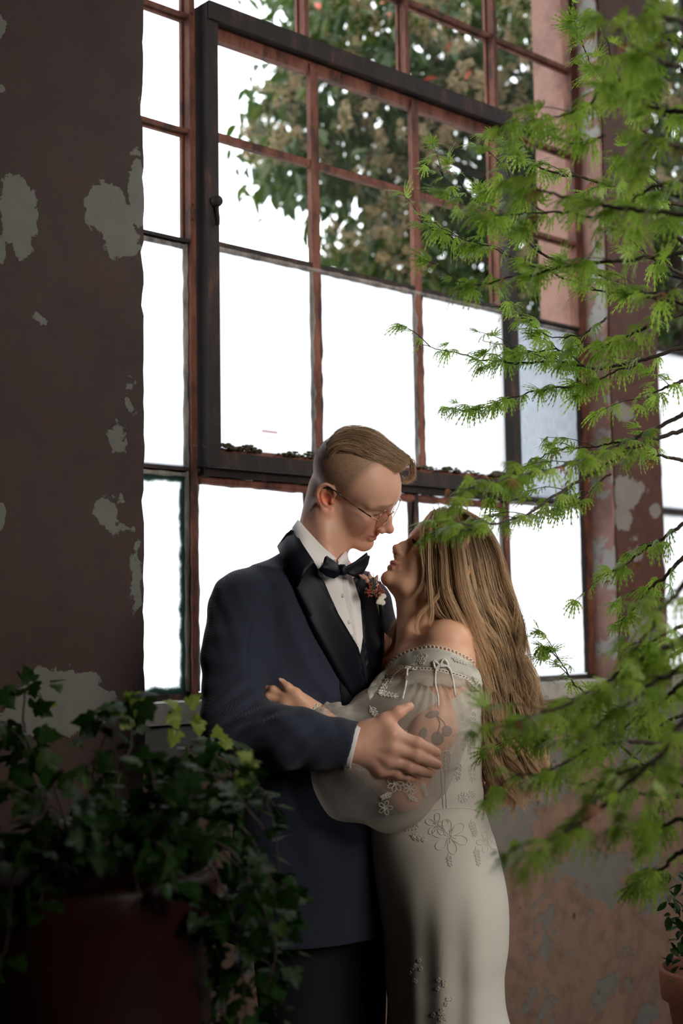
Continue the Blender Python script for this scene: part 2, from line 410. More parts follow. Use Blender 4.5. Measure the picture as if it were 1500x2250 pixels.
# glass
def glass_clear():
    m = bpy.data.materials.new('clear_old_glass'); m.use_nodes = True; n = N(m); n.t.nodes.remove(n.b)
    t = n.n('ShaderNodeBsdfTransparent'); t.inputs[0].default_value = (.97, .985, .98, 1); g = n.n('ShaderNodeBsdfGlossy'); g.inputs[1].default_value = .03
    f = n.n('ShaderNodeFresnel'); x = n.n('ShaderNodeMixShader'); x.inputs[0].default_value = .001; n.l(t.outputs[0], x.inputs[1]); n.l(g.outputs[0], x.inputs[2]); n.l(x.outputs[0], n.out.inputs[0]); return m
def glass_frost(name, see=.10, tint=(.95, .97, 1.0), mode='rain', edge=None):
    m = bpy.data.materials.new(name); m.use_nodes = True; n = N(m); n.t.nodes.remove(n.b); v = n.co('Object')
    # wall coordinates of the pane
    d = n.n('ShaderNodeVectorMath', operation='DOT_PRODUCT'); n.l(v, d.inputs[0]); d.inputs[1].default_value = tuple(WD); sx = n.n('ShaderNodeSeparateXYZ'); n.l(v, sx.inputs[0])
    u, z = n.math('SUBTRACT', d.outputs['Value'], float(WD @ P0)), sx.outputs[2]
    col = (*tint, 1)
    if mode == 'rain':
        cb = n.n('ShaderNodeCombineXYZ'); n.l(n.math('MULTIPLY', u, 160), cb.inputs[0]); n.l(n.math('MULTIPLY', z, 34), cb.inputs[1])
        c = n.ramp(n.noise(1, 3, .6, cb.outputs[0]), [(.3, tuple(x * .80 for x in tint)), (.62, tint)])
    elif mode == 'plain':
        cb = n.n('ShaderNodeCombineXYZ'); n.l(n.math('MULTIPLY', u, 60), cb.inputs[0]); n.l(n.math('MULTIPLY', z, 5), cb.inputs[1])
        c = n.ramp(n.noise(1, 5, .6, cb.outputs[0]), [(.25, tuple(x * a for x, a in zip(tint, (.93, .91, .88)))), (.6, tint)])
    else:
        s1 = n.math('ABSOLUTE', n.math('SINE', n.math('MULTIPLY', n.math('ADD', u, z), 150))); s2 = n.math('ABSOLUTE', n.math('SINE', n.math('MULTIPLY', n.math('SUBTRACT', u, z), 150)))
        w = n.math('MINIMUM', s1, s2); c0 = n.ramp(w, [(.05, tuple(x * .80 for x in tint)), (.16, tint)]); c = n.mix(n.noise(60, 3, .6, v), c0, tuple(x * .95 for x in tint))
        if edge is not None:
            u0, u1, z0, z1 = edge
            e = n.math('MINIMUM', n.math('MINIMUM', n.math('SUBTRACT', u1, u), n.math('SUBTRACT', z1, z)), n.math('SUBTRACT', z, z0))
            e = n.math('SUBTRACT', e, n.math('MULTIPLY', n.math('SUBTRACT', n.noise(24, 6, .6, v), .3), .03)); c = n.mix(n.ramp(e, [(.008, (1, 1, 1)), (.016, (0, 0, 0))]), c, (.05, .085, .072))
    tl = n.n('ShaderNodeBsdfTranslucent'); n.l(c, tl.inputs[0]); tr = n.n('ShaderNodeBsdfTransparent'); n.l(c, tr.inputs[0])
    x = n.n('ShaderNodeMixShader'); x.inputs[0].default_value = see; n.l(tl.outputs[0], x.inputs[1]); n.l(tr.outputs[0], x.inputs[2])
    g = n.n('ShaderNodeBsdfGlossy'); g.inputs[1].default_value = .25; y = n.n('ShaderNodeMixShader'); y.inputs[0].default_value = .04; n.l(x.outputs[0], y.inputs[1]); n.l(g.outputs[0], y.inputs[2]); n.l(y.outputs[0], n.out.inputs[0]); return m
g_clear = glass_clear(); g_plain = glass_frost('frosted_glass', .10, (.82, .84, .865), 'plain'); g_rain = glass_frost('rain_glass', .20, (.54, .565, .60), 'rain')
g_wire = glass_frost('wired_glass', .16, (.92, .94, .97), 'wire')
g_dirty = glass_frost('wired_glass_dirty_rim', .16, (.92, .95, .97), 'wire', (-1, -.519, 1.292, 1.795))

# ------------------------------------------------------------------ structure
def struct(name, V, Fc, m, parent=None, smooth=False):
    o = mesh(name, V, Fc, m, parent, smooth)
    if parent is None: o['kind'] = 'structure'
    return o
def sbox(name, m, *a, parent=None):
    V = []; Fc = []; wbox(V, Fc, *a); return struct(name, V, Fc, m, parent)
m_floor = mat('dusty_concrete_floor', (.09, .08, .07), .85); n_ = N(m_floor); n_.l(n_.ramp(n_.noise(3, 8, .6, n_.co()), [(.3, (.06, .052, .045)), (.7, (.13, .115, .10))]), n_.b.inputs['Base Color'])
m_dim = mat('dim_plaster', (.16, .12, .10), .9)
sbox('floor', m_floor, -5, 8, -.25, 7, -.2, 0)
sbox('ceiling', m_dim, -5, 8, -.25, 7, 4.6, 4.8)
sbox('wall_back', m_dim, -5, 8, 6.8, 7, 0, 4.6)
sbox('wall_left', m_dim, -5.2, -5, -.25, 7, 0, 4.6)
sbox('wall_right', m_dim, 8, 8.2, -.25, 7, 0, 4.6)
# rough-faced slabs: a subdivided box with worn arrises
def rough_box(name, m, u0, u1, o0, o1, z0, z1, step=.03, amp=.004, arris=.006, seed=1, parent=None):
    from mathutils import noise as mn
    bm = bmesh.new(); nu = max(1, int((u1 - u0) / step)); nz = max(1, int((z1 - z0) / step)); no = max(1, int((o1 - o0) / step))
    def face(f, a, b):
        vs = [[bm.verts.new(f(i / a, j / b)) for j in range(b + 1)] for i in range(a + 1)]
        for i in range(a):
            for j in range(b): bm.faces.new((vs[i][j], vs[i + 1][j], vs[i + 1][j + 1], vs[i][j + 1]))
    L = lambda a, b, t: a + (b - a) * t
    face(lambda s, t: (L(u0, u1, s), o1, L(z0, z1, t)), nu, nz)
    face(lambda s, t: (u1, L(o0, o1, s), L(z0, z1, t)), no, nz)
    face(lambda s, t: (u0, L(o0, o1, s), L(z0, z1, t)), no, nz)
    face(lambda s, t: (L(u0, u1, s), L(o0, o1, t), z1), nu, no)
    face(lambda s, t: (L(u0, u1, s), o0, L(z0, z1, t)), 1, 1)
    bmesh.ops.remove_doubles(bm, verts=bm.verts, dist=1e-5); bmesh.ops.recalc_face_normals(bm, faces=bm.faces)
    for v in bm.verts:
        p = v.co.copy(); q = Vector((p.x, p.y, p.z)) * 9 + Vector((seed * 7, 0, 0)); e = 0
        if p.y > o0 + .001:
            v.co.y += amp * mn.noise(q * .7); 
            if abs(p.x - u1) < 1e-4 or abs(p.x - u0) < 1e-4:
                s = -1 if abs(p.x - u1) < 1e-4 else 1; v.co.x += amp * .7 * mn.noise(q)
                if abs(p.y - o1) < 1e-4: c = arris * (.5 + max(0, mn.noise(q * 2.2)) * 1.6); v.co.x += s * c; v.co.y -= c
        v.co = Vector(wl(v.co.x, v.co.y, v.co.z))
    me = bpy.data.meshes.new(name); bm.to_mesh(me); bm.free(); o = link(name, me, m, None, True)
    o.data.set_sharp_from_angle(angle=math.radians(40))
    if parent is not None: put(o, parent)
    else: o['kind'] = 'structure'
    return o
col = rough_box('wall_column', m_column, -1.75, -.832, -.12, .30, 0, 4.6, .022, .004, .005)
tag(col, 'wide dark brown column with grey peeled patches beside the window')
lw = rough_box('wall_lower', m_wall, -.9, 3.2, -.14, .10, 0, 1.255, .04, .004, .008, 2)
sl = rough_box('trim_sill', m_sill, -.9, .985, -.1, .106, 1.235, 1.282, .012, .003, .005, 3)
sl2 = rough_box('trim_sill', m_sill, 1.243, 3.2, -.1, .106, 1.235, 1.282, .02, .003, .005, 4)
pier = rough_box('wall_pier', m_pier, .992, 1.243, -.02, .10, 1.25, 4.6, .02, .003, .004, 5)
rv = rough_box('pier_reveal', m_reveal, .984, 1.0, .002, .093, 1.283, 4.6, .012, .002, .003, 6, parent=None)
rv.name = 'trim_reveal'
ext = rough_box('wall_buttress', m_ext, .990, 1.24, -.165, -.03, 0, 4.6, .03, .003, .006, 7)
sbox('wall_far', m_dim, 3.2, 8, -.15, .1, 0, 4.6); sbox('wall_near', m_dim, -5, -1.75, -.15, .1, 0, 4.6)
sbox('wall_lintel', m_dim, -.9, 3.2, -.15, .1, 4.05, 4.6)

def bar(name, m, u0, u1, o0, o1, z0, z1, parent, horiz):
    """steel glazing bar of T section: a web and a flange, slightly uneven putty on the inside"""
    V = []; Fc = []
    if horiz: h = z1 - z0; wbox(V, Fc, u0, u1, o0, o1, z0 + h * .3, z1 - h * .3); wbox(V, Fc, u0, u1, o0 - .006, o0 + .004, z0, z1)
    else: w = u1 - u0; wbox(V, Fc, u0 + w * .2, u1 - w * .2, o0, o1, z0, z1); wbox(V, Fc, u0, u1, o0 - .006, o0 + .004, z0, z1); 
    return mesh(name, V, Fc, m, parent, False)
def bead(name, u0, u1, z0, z1, o, parent, seed=0, r=.006, m=None):
    """a wavering line of putty along a pane edge"""
    from mathutils import noise as mn
    V = []; Fc = []; n = max(4, int(math.hypot(u1 - u0, z1 - z0) / .012)); pts = []; rr = []
    for i in range(n + 1):
        t = i / n; w = mn.noise(Vector((t * n * .35, seed * 3.3, 0))); pts.append(wl(u0 + (u1 - u0) * t, o + .001 * w, z0 + (z1 - z0) * t)); rr.append(r * (1 + .45 * w))
    tube(V, Fc, pts, rr, 6); return mesh(name, V, Fc, m or m_putty, parent)
def pane(m, u0, u1, z0, z1, o, parent, broken=None):
    V = []; Fc = []; wbox(V, Fc, u0, u1, o - .002, o + .002, z0, z1)
    p = mesh('pane', V, Fc, m, parent, False); return p
win = empty('window_1', wl(.05, 0, 1.282)); win['kind'] = 'structure'
ROW = [1.282, 1.809, 2.347, 2.613, 2.896, 3.169, 3.45, 3.73, 4.05]
ML = [-.885, -.508, -.144, .222, .588, .975]
sd = 0
# outer frame
for a in ((-.905, -.875), (.955, .985)): V = []; Fc = []; wbox(V, Fc, a[0], a[1], -.02, .012, 1.282, 4.05); mesh('window_frame', V, Fc, m_steel, win, False)
V = []; Fc = []; wbox(V, Fc, -.9, .985, -.02, .012, 1.276, 1.296); mesh('window_frame', V, Fc, m_steel2, win, False)
S0, S1 = -.487, .610          # pivoting sash between these
SZ0, SZ1 = 1.836, 2.905
for u in (-.508, .588): bar('mullion', m_steel, u - .013, u + .013, -.008, .022, 1.29, 4.05, win, False)
for u in (-.144, .222):
    bar('mullion', m_steel, u - .012, u + .012, -.008, .02, SZ1, 4.05, win, False)
    bar('mullion', m_steel2, u - .012, u + .012, -.008, .02, 1.29, SZ0 - .02, win, False)
for z in ROW[1:-1]:
    m_ = m_steel if z > 2.4 else m_putty
    bar('glazing_bar', m_steel if z > 2.4 else m_steel2, -.88, -.508, -.006, .016, z - .010, z + .010, win, True)
    bar('glazing_bar', m_steel if z > 2.4 else m_steel2, .588, .96, -.006, .016, z - .010, z + .010, win, True)
    if z > 3 or z < 1.9: bar('glazing_bar', m_steel if z > 2.4 else m_steel2, -.508, .588, -.006, .016, z - .011, z + .011, win, True)
for z, u0, u1 in ((2.347, -.88, -.51), (1.809, -.88, -.51), (2.347, .60, .96), (1.809, .6, .96)): sd += 1; bead('putty_line', u0, u1, z - .012, z - .012, .004, win, sd)
for u in (-.505, ): sd += 1; bead('putty_line', u - .014, u - .014, 1.30, 2.34, .006, win, sd, .007)
for u, a, b in ((-.492, 1.3, 1.79), (-.158, 1.3, 1.79), (-.130, 1.3, 1.79), (.208, 1.3, 1.79), (.236, 1.3, 1.79), (.603, 1.3, 1.79), (.575, 1.3, 1.79), (.946, 1.3, 2.34)): sd += 1; bead('putty_line', u, u, a, b, .006, win, sd, .006, m_steel2 if sd % 2 else m_putty)
# flaking strip of paint under the sash
sd += 1; bead('putty_line', -.49, .6, 1.786, 1.782, .010, win, sd, .011, m_steel)
cols = list(zip(ML[:-1], ML[1:]))
for ci, (a, b) in enumerate(cols):
    for ri in range(len(ROW) - 1):
        z0, z1 = ROW[ri], ROW[ri + 1]
        if 1 <= ci <= 3 and z1 < 3.0 and z0 > 1.5: continue
        g = g_clear if z0 >= 2.34 else (g_dirty if ci == 0 and ri == 0 else g_wire if ri == 0 else g_rain if ci == 4 else g_wire)
        pane(g, a + .008, b - .008, z0 + .006, z1 - .006, 0.0, win)
# the sash, proud of the fixed bars
sash = empty('sash', wl(.05, .03, 2.37)); put(sash, win)
def sb(name, m, *a): V = []; Fc = []; wbox(V, Fc, *a); return mesh(name, V, Fc, m, sash, False)
sb('stile', m_steel2, S0 - .002, S0 + .030, .006, .056, SZ0 - .02, SZ1 + .02); sb('stile', m_steel2, S1 - .028, S1 + .006, .006, .056, SZ0 - .02, SZ1 + .01)
sb('rail', m_steel2, S0, S1, .020, .062, SZ1 - .022, SZ1 + .022); sb('rail', m_steel, S0, S1, .006, .030, SZ1 - .052, SZ1 - .020)
sb('rail', m_steel2, S0, S1, .010, .052, SZ0 - .022, SZ0 + .014); sb('rail', m_steel, S0, S1, .010, .034, SZ0 + .014, SZ0 + .026); sb('rail', m_steel2, S0, S1, .0, .030, SZ0 - .040, SZ0 - .022)
for u in (-.136, .230):
    V = []; Fc = []; wbox(V, Fc, u - .013, u + .013, .020, .036, SZ0, SZ1 - .03); mesh('sash_mullion', V, Fc, m_steel, sash, False)
    sd += 1; bead('sash_putty', u - .012, u - .012, SZ0 + .03, 2.34, .030, sash, sd, .007); bead('sash_putty', u + .012, u + .012, SZ0 + .03, 2.34, .030, sash, sd + 40, .006, m_steel2)
for z in (2.347, 2.613):
    V = []; Fc = []; wbox(V, Fc, S0 + .02, S1 - .02, .018, .034, z - .009, z + .009); mesh('sash_bar', V, Fc, m_steel if z > 2.4 else m_steel2, sash, False)
sd += 1; bead('sash_putty', S0 + .03, S1 - .02, 2.338, 2.338, .032, sash, sd, .007)
for i, (a, b) in enumerate(((S0 + .028, -.136), (-.136, .230), (.230, S1 - .026))):
    for z0, z1, g in ((SZ0 + .02, 2.347, g_plain), (2.347, 2.613, g_clear), (2.613, SZ1 - .03, g_clear)):
        V = []; Fc = []; wbox(V, Fc, a + .006, b - .006, .024, .028, z0 + .005, z1 - .005); mesh('pane', V, Fc, g, sash, False)
V = []; Fc = []; tube(V, Fc, [wl(S0 + .016, .056, 2.44), wl(S0 + .016, .068, 2.44), wl(S0 + .016, .074, 2.44), wl(S0 + .016, .078, 2.44)], [.013, .014, .012, .006], 14); mesh('knob', V, Fc, m_steel2, sash)
V = []; Fc = []; tube(V, Fc, [wl(S0 + .016, .060, 2.44), wl(S0 + .020, .064, 2.40), wl(S0 + .022, .062, 2.385)], [.006, .005, .004], 8); mesh('latch', V, Fc, m_steel2, sash)
for z in (2.40, 2.435, 2.90, 3.12):
    V = []; Fc = []; tube(V, Fc, [wl(-.508, .020, z), wl(-.508, .0255, z), wl(-.508, .027, z)], [.004, .0035, .001], 8); mesh('rivet', V, Fc, m_steel, win)
# moss and crumbled putty lying on the bottom rail and the sill
rg = random.Random(11); V = []; Fc = []
def lump(c, r):
    b = len(V); bm = bmesh.new(); bmesh.ops.create_icosphere(bm, subdivisions=1, radius=1)
    from mathutils import noise as mn
    for v in bm.verts:
        k = 1 + .5 * mn.noise(v.co * 2.2 + Vector(c) * 30); V.append(np.array(c) + np.array(v.co) * k * np.array([r * 1.3, r * 1.3, r * .6]))
    bm.verts.index_update(); Fc.extend([tuple(b + v.index for v in f.verts) for f in bm.faces]); bm.free()
for u, n, s in ((-.43, 10, .010), (-.37, 14, .011), (-.22, 10, .009), (-.17, 8, .011), (-.12, 6, .009), (.24, 8, .010), (.33, 12, .010), (.42, 8, .008), (.56, 12, .012), (.53, 6, .014), (.57, 6, .016), (-.45, 6, .013)):
    for i in range(n * 4): q_ = rg.gauss(0, .026); lump(wl(u + q_, rg.uniform(.028, .05), SZ0 + .024 + rg.uniform(0, 1.3 * s) * math.exp(-(q_ / .03) ** 2)), rg.uniform(.2, .6) * s)
for i in range(60): lump(wl(-.47 + rg.uniform(0, .14), rg.uniform(.01, .06), 1.284 + rg.uniform(0, .012)), rg.uniform(.002, .008))
for i in range(50): lump(wl(.66 + rg.uniform(0, .1), rg.uniform(.02, .09), 1.286 + rg.uniform(0, .004)), rg.uniform(.002, .006))
o = mesh('moss', V, Fc, m_moss, win); o['kind'] = 'stuff'
# worn red sticker lettering on a pane, too small to read
V = []; Fc = []; u0, z0 = wallpt(577, 944, .03)
for i in range(9): wbox(V, Fc, u0 + .0052 * i, u0 + .0052 * i + .0036, .0285, .0289, z0 - .006, z0)
mesh('sticker', V, Fc, mat('faded_red_print', (.55, .16, .14), .6), sash, False)
V = []; Fc = []; wbox(V, Fc, u0 + .009, u0 + .036, .0285, .0289, z0 - .019, z0 - .0175); mesh('sticker', V, Fc, mat('grey_print', (.4, .38, .38), .6), sash, False)
# second window beyond the pier
win2 = empty('window_2', wl(2.2, 0, 1.282)); win2['kind'] = 'structure'
ML2 = [1.262, 1.628, 1.994, 2.36, 2.726, 3.09]
for a in ((1.243, 1.275), (3.075, 3.2)): V = []; Fc = []; wbox(V, Fc, a[0], a[1], -.02, .012, 1.282, 4.05); mesh('window_frame', V, Fc, m_steel2, win2, False)
V = []; Fc = []; wbox(V, Fc, 1.25, 3.1, -.02, .012, 1.276, 1.296); mesh('window_frame', V, Fc, m_steel2, win2, False)
for u in ML2[1:-1]: bar('mullion', m_steel2, u - .012, u + .012, -.008, .02, 1.29, 4.05, win2, False)
for z in ROW[1:-1]: bar('glazing_bar', m_steel2, 1.26, 3.09, -.006, .016, z - .013, z + .013, win2, True)
for a, b in zip(ML2[:-1], ML2[1:]):
    for ri in range(len(ROW) - 1): pane(g_clear if ROW[ri] > 2.3 else g_plain, a + .008, b - .008, ROW[ri] + .006, ROW[ri + 1] - .006, 0, win2)
# ------------------------------------------------------------------ the couple
UPC = RC.T @ np.array([0, 0, 1.0])            # world up in the camera frame
def WB(px, py, z=0.0): return Wp(px, py, z + (py - 1400) * .091)
def P(*a): return [WB(*q) for q in a]
def R_(*a): return [x * PX for x in a]

def skin_mat(name):
    m = mat(name, rough=.48); n = N(m)
    a = n.n('ShaderNodeVertexColor'); a.layer_name = 'tint'
    sp = n.noise(260, 3, .6, n.co()); c = n.mix(n.math('MULTIPLY', sp, .22), a.outputs[0], (.55, .30, .22), 'MIX')
    n.l(c, n.b.inputs['Base Color'])
    n.b.inputs['Subsurface Weight'].default_value = .35; n.b.inputs['Subsurface Radius'].default_value = (1, .32, .16)
    n.b.inputs['Subsurface Scale'].default_value = .007; n.b.inputs['Specular IOR Level'].default_value = .42
    n.bump(n.noise(900, 4, .6, n.co()), .12, .0008)
    return m
def hair_mat(name, dark, mid, light, band=None):
    m = mat(name, mid, .42); n = N(m)
    a = n.n('ShaderNodeAttribute', attribute_name='tone')
    c = n.ramp(a.outputs['Fac'], [(0, dark), (.5, mid), (1, light)])
    n.l(c, n.b.inputs['Base Color']); n.b.inputs['Specular IOR Level'].default_value = .5
    tr = n.n('ShaderNodeBsdfTranslucent'); n.l(c, tr.inputs[0])
    mx = n.n('ShaderNodeMixShader'); mx.inputs[0].default_value = .35
    n.l(n.b.outputs[0], mx.inputs[1]); n.l(tr.outputs[0], mx.inputs[2]); n.l(mx.outputs[0], n.out.inputs[0])
    return m

def frame(pitch, yaw, roll=0):
    """head axes in the camera frame: columns left, forward, up; pitch down positive, yaw from image right towards the lens"""
    p, y = math.radians(pitch), math.radians(yaw)
    Fw = np.array([math.cos(p) * math.cos(y), -math.sin(p), math.cos(p) * math.sin(y)])
    U = np.array([math.sin(p) * math.cos(y), math.cos(p), math.sin(p) * math.sin(y)])
    L = np.cross(U, Fw)
    r = math.radians(roll); L, U = L * math.cos(r) + U * math.sin(r), U * math.cos(r) - L * math.sin(r)
    return np.stack([L, Fw, U], 1)

def head(S, O, M, k, fem=False):
    """canonical head in centimetres: x to the left ear, y forward, z up, origin on the eye line; k scales to metres"""
    c = k * .01
    def T(x, y, z): return O + M @ (np.array([x, y, z]) * c)
    def ell(x, y, z, a, b, d, op='u', kk=1.0, rx=0, rz=0):
        Rm = M
        if rx or rz:
            cx_, sx_ = math.cos(rx), math.sin(rx); cz_, sz_ = math.cos(rz), math.sin(rz)
            Rm = M @ np.array([[cz_, -sz_, 0], [sz_, cz_, 0], [0, 0, 1.]]) @ np.array([[1, 0, 0], [0, cx_, -sx_], [0, sx_, cx_]])
        S.ell(T(x, y, z), (a * c, b * c, d * c), Rm, op, kk * c)
    def ch(pts, rad, op='u', kk=.6): S.chain([T(*p) for p in pts], [r * c for r in rad], op, kk * c)
    f = 1.0 if fem else 0.0
    ell(0, -.5, 3.2, 7.3, 9.3, 7.9 - .2 * (1 - f))
    ell(0, 3.3, 3.2, 6.3, 5.9, 5.2, kk=2)
    ell(0, 2.4, -3.3, 5.7 - .3 * f, 6.1, 6.9, kk=2)
    for s in (1, -1):
        ch([(s * (5.3 - .4 * f), -.6, -3.5), (s * (5.2 - .5 * f), -.2, -6.6), (s * (3.2 - .3 * f), 5.0, -9.3), (s * (1.2 - .3 * f), 7.7, -10.2)], [1.6, 1.7 - .2 * f, 1.4, 1.3], kk=1.8)
        ell(s * 4.2, 5.5, -2.5 + .2 * f, 2.3, 2.5, 2.3, kk=2.0)
    for s in (1, -1): ell(s * 3.9, 3.6, -4.8, 2.2, 3.6, 3.2, kk=2.2)
    ell(0, 6.2, -6.6, 3.0, 3.0, 2.7, kk=1.6)
    ell(0, 8.1, -10.0, 1.8 - .3 * f, 1.45, 1.4, kk=1.0)
    for s in (1, -1):
        ell(s * 3.1, 9.8, -.05, 1.6, 1.3, .85, 's', 1.1)
        ch([(s * 1.2, 8.5 - .3 * f, 1.6), (s * 3.2, 8.4 - .5 * f, 2.1), (s * 5.2, 6.7, 1.5)], [.65, .6, .5], kk=1.2)
        ell(s * 3.15, 7.15, -.1, 1.33, 1.33, 1.25, kk=.25)                    # closed lid over the eyeball
        ch([(s * 2.0, 8.05, -.75), (s * 3.1, 8.5, -.62 ), (s * 4.3, 7.75, -.55)], [.07, .08, .06], 's', .12)
        ch([(s * 2.0, 8.2, .62), (s * 3.1, 8.45, .95), (s * 4.3, 7.7, .62)], [.06, .09, .06], 's', .22)
    nl = 1.0 - .18 * f
    ch([(0, 8.2, 1.2), (0, 8.6, .2), (0, 9.9 * (1 - .02 * f) + .05, -2.0), (0, 11.0 * (1 - .045 * f), -3.9 + .5 * f)], [.75, .72, .78 * nl, .95 * nl], kk=.9)
    ell(0, 11.35 - .75 * f, -4.1 + .55 * f, .98 * nl, .98 * nl, .88 * nl, kk=.5)
    ch([(0, 7.3, .6), (0, 8.6, -2.2), (0, 9.3, -4.1)], [.9 * nl, 1.15 * nl, 1.35 * nl], kk=1.2)
    for s in (1, -1):
        ell(s * 1.25 * nl, 10.05 - .4 * f, -4.65 + .5 * f, .72, .95, .68, kk=.5)
        ell(s * .62 * nl, 10.5 - .4 * f, -5.35 + .5 * f, .36, .6, .42, 's', .25)
    ell(0, 9.5 - .2 * f, -5.2 + .3 * f, .8, .8, .6, kk=.6)
    up = .35
    lip = .1 * f
    ch([(2.45, 8.0, -6.95 + up), (1.3, 8.85, -6.75), (.45, 9.25, -6.62), (0, 9.22, -6.75), (-.45, 9.25, -6.62), (-1.3, 8.85, -6.75), (-2.45, 8.0, -6.95 + up)], [.2, .36 + lip, .42 + lip, .4 + lip, .42 + lip, .36 + lip, .2], kk=.35)
    ch([(2.3, 8.0, -7.2 + up), (1.1, 8.8, -7.72), (0, 9.1, -7.85), (-1.1, 8.8, -7.72), (-2.3, 8.0, -7.2 + up)], [.22, .46 + lip, .52 + lip, .46 + lip, .22], kk=.4)
    ch([(2.75, 8.1, -7.0 + up * 1.3), (1.3, 9.3, -7.22), (0, 9.75, -7.25), (-1.3, 9.3, -7.22), (-2.75, 8.1, -7.0 + up * 1.3)], [.1, .12, .13, .12, .1], 's', .3)
    ch([(1.9, 9.4, -4.9), (2.7, 8.9, -5.9), (3.2, 8.2, -7.0)], [.12, .16, .12], 's', .9)
    ch([(-1.9, 9.4, -4.9), (-2.7, 8.9, -5.9), (-3.2, 8.2, -7.0)], [.12, .16, .12], 's', .9)
    for s in (1, -1):                                                          # ears
        ta = .36
        def E(a, b, o): return (s * (6.9 + o), -1.3 + a * math.cos(ta) - b * math.sin(ta), -1.2 + b * math.cos(ta) + a * math.sin(ta))   # a forward, b up, o outwards
        pts = [(.75, .3, .1), (1.1, 1.5, .25), (.75, 2.7, .6), (-.4, 3.35, 1.0), (-1.6, 2.8, 1.35), (-2.2, 1.4, 1.55), (-2.0, -.1, 1.45), (-1.35, -1.6, 1.0), (-.55, -2.75, .6), (.3, -3.0, .35), (.6, -2.2, .1)]
        rr = [.28, .3, .3, .3, .31, .31, .3, .32, .46, .46, .3]
        sp = spline([(*p, r) for p, r in zip(pts, rr)], 30)
        ch([E(*p[:3]) for p in sp], list(sp[:, 3]), kk=.18)
        ell(*E(-.5, .3, .5), .34, 1.8, 2.75, kk=.35, rz=s * .34, rx=ta)
        ell(*E(-.25, 0, 1.15), .8, 1.0, 1.45, 's', .12, rx=ta)
        sp = spline([(-.6, 2.4, .9), (-1.35, 1.5, 1.15), (-1.35, .2, 1.2), (-.9, -.9, 1.0), (-.2, -1.5, .6)], 14)
        ch([E(*p) for p in sp], [.26] * 14, kk=.18)
        ell(*E(.72, -.5, .55), .38, .36, .62, kk=.3, rx=ta)
    if not fem:
        ell(0, 5.2, 2.2, 5.4, 4.4, 4.0, kk=2.2)                              # heavier forehead and brow
    return T
def canon(V, O, M, k): return ((V - O) @ M) / (k * .01)

def hand_fingers(S, wrist, mcps, pips, tips, rad, k=.004, mid=None):
    """palm fan and fingers; every finger its own bent chain rooted inside the palm"""
    for a, b, t, r in zip(mcps, pips, tips, rad):
        a, b, t = map(np.asarray, (a, b, t)); q = b + (t - b) * .52 + (b - a) * .03
        S.chain([a, b, q, t], [r * 1.16, r * 1.0, r * .95, r * .8], k=k * .35, k0=k)
        S.ell(b, (r * 1.06,) * 3, k=k); S.ell(a, (r * 1.32,) * 3, k=k * 2.5)

SKIN_M = np.array([.74, .42, .30]); SKIN_F = np.array([.78, .44, .29])

# ============================ GROOM
groom = empty('person', tuple(toworld(WB(690, 1400, 0)))[:2] + (0,))
tag(groom, 'man in a navy patterned dinner jacket and black bow tie, looking down at the woman', 'person')
GM = frame(31, 15, 23); GK = .92
GO = WB(772, 1068, -8)
S = Sculpt()
GT = head(S, GO, GM, GK)
def gt(x, y, z): return GT(x, y, z)
# neck with its muscles, throat
S.cone(gt(0, -3.2, -3.2), WB(695, 1242, -24), .050, .051, k=.014)
S.cone(gt(0, 1.0, -8.8), WB(716, 1262, 0), .022, .028, k=.014)
S.chain([gt(-6.0, -2.6, -4.4), WB(716, 1215, 30), WB(734, 1262, 14)], [.010, .010, .010], k=.02)

# torso under the clothes
ax = np.array([[.7071, 0, -.7071], np.cross(UPC, [.7071, 0, -.7071]), UPC]); ax[0] = ax[0] - UPC * (ax[0] @ UPC); ax[0] /= np.linalg.norm(ax[0]); ax[1] = np.cross(UPC, ax[0]) * -1
if ax[1][2] < 0: ax[1] *= -1
GAX = ax
S.loft([(WB(695, 1255, -30), .10, .07), (WB(670, 1310, -40), .15, .09), (WB(655, 1420, -45), .15, .10), (WB(672, 1600, -50), .14, .10), (WB(690, 1750, -55), .14, .10), (WB(700, 1900, -60), .16, .11)], ax, k=.03)
S.cone(WB(660, 1265, 10), WB(565, 1310, 50), .042, .048, k=.03); S.cone(WB(735, 1280, -50), WB(790, 1320, -100), .042, .045, k=.03)
S.chain([WB(552, 1320, 60), WB(522, 1580, 165), WB(640, 1625, 212), WB(782, 1640, 214)], [.048, .044, .04, .031], k=.02)
S.chain([WB(790, 1320, -110), WB(880, 1560, -230), WB(1040, 1680, -150)], [.048, .042, .03], k=.02)
# right hand on the bride's arm
zf = 226
mc = [WB(862, 1612, zf + 6), WB(862, 1642, zf + 6), WB(852, 1668, zf), WB(834, 1688, zf - 10)]
pi = [WB(917, 1634, zf + 6), WB(915, 1661, zf + 8), WB(899, 1685, zf + 3), WB(874, 1700, zf - 8)]
ti = [WB(958, 1653, zf - 14), WB(960, 1680, zf - 12), WB(943, 1700, zf - 14), WB(908, 1712, zf - 20)]
wr = WB(782, 1640, 214)
for m_, r in zip(mc, (12, 12.5, 12, 11)):
    S.cone(WB(792, 1640, 216) * .75 + m_ * .25, m_, 21 * PX, r * PX * 1.25, k=.012)
S.ell(WB(812, 1640, 214), R_(40, 42, 20), k=.015)
S.ell(WB(806, 1610, 214), R_(24, 20, 20), k=.012)
hand_fingers(S, wr, mc, pi, ti, R_(12.2, 12.6, 12, 10.6), k=.006)
S.chain([WB(800, 1612, 216), WB(845, 1583, 226), WB(874, 1566, 226), WB(899, 1552, 216)], R_(19, 14.5, 12.2, 9.5), k=.007, k0=.02)
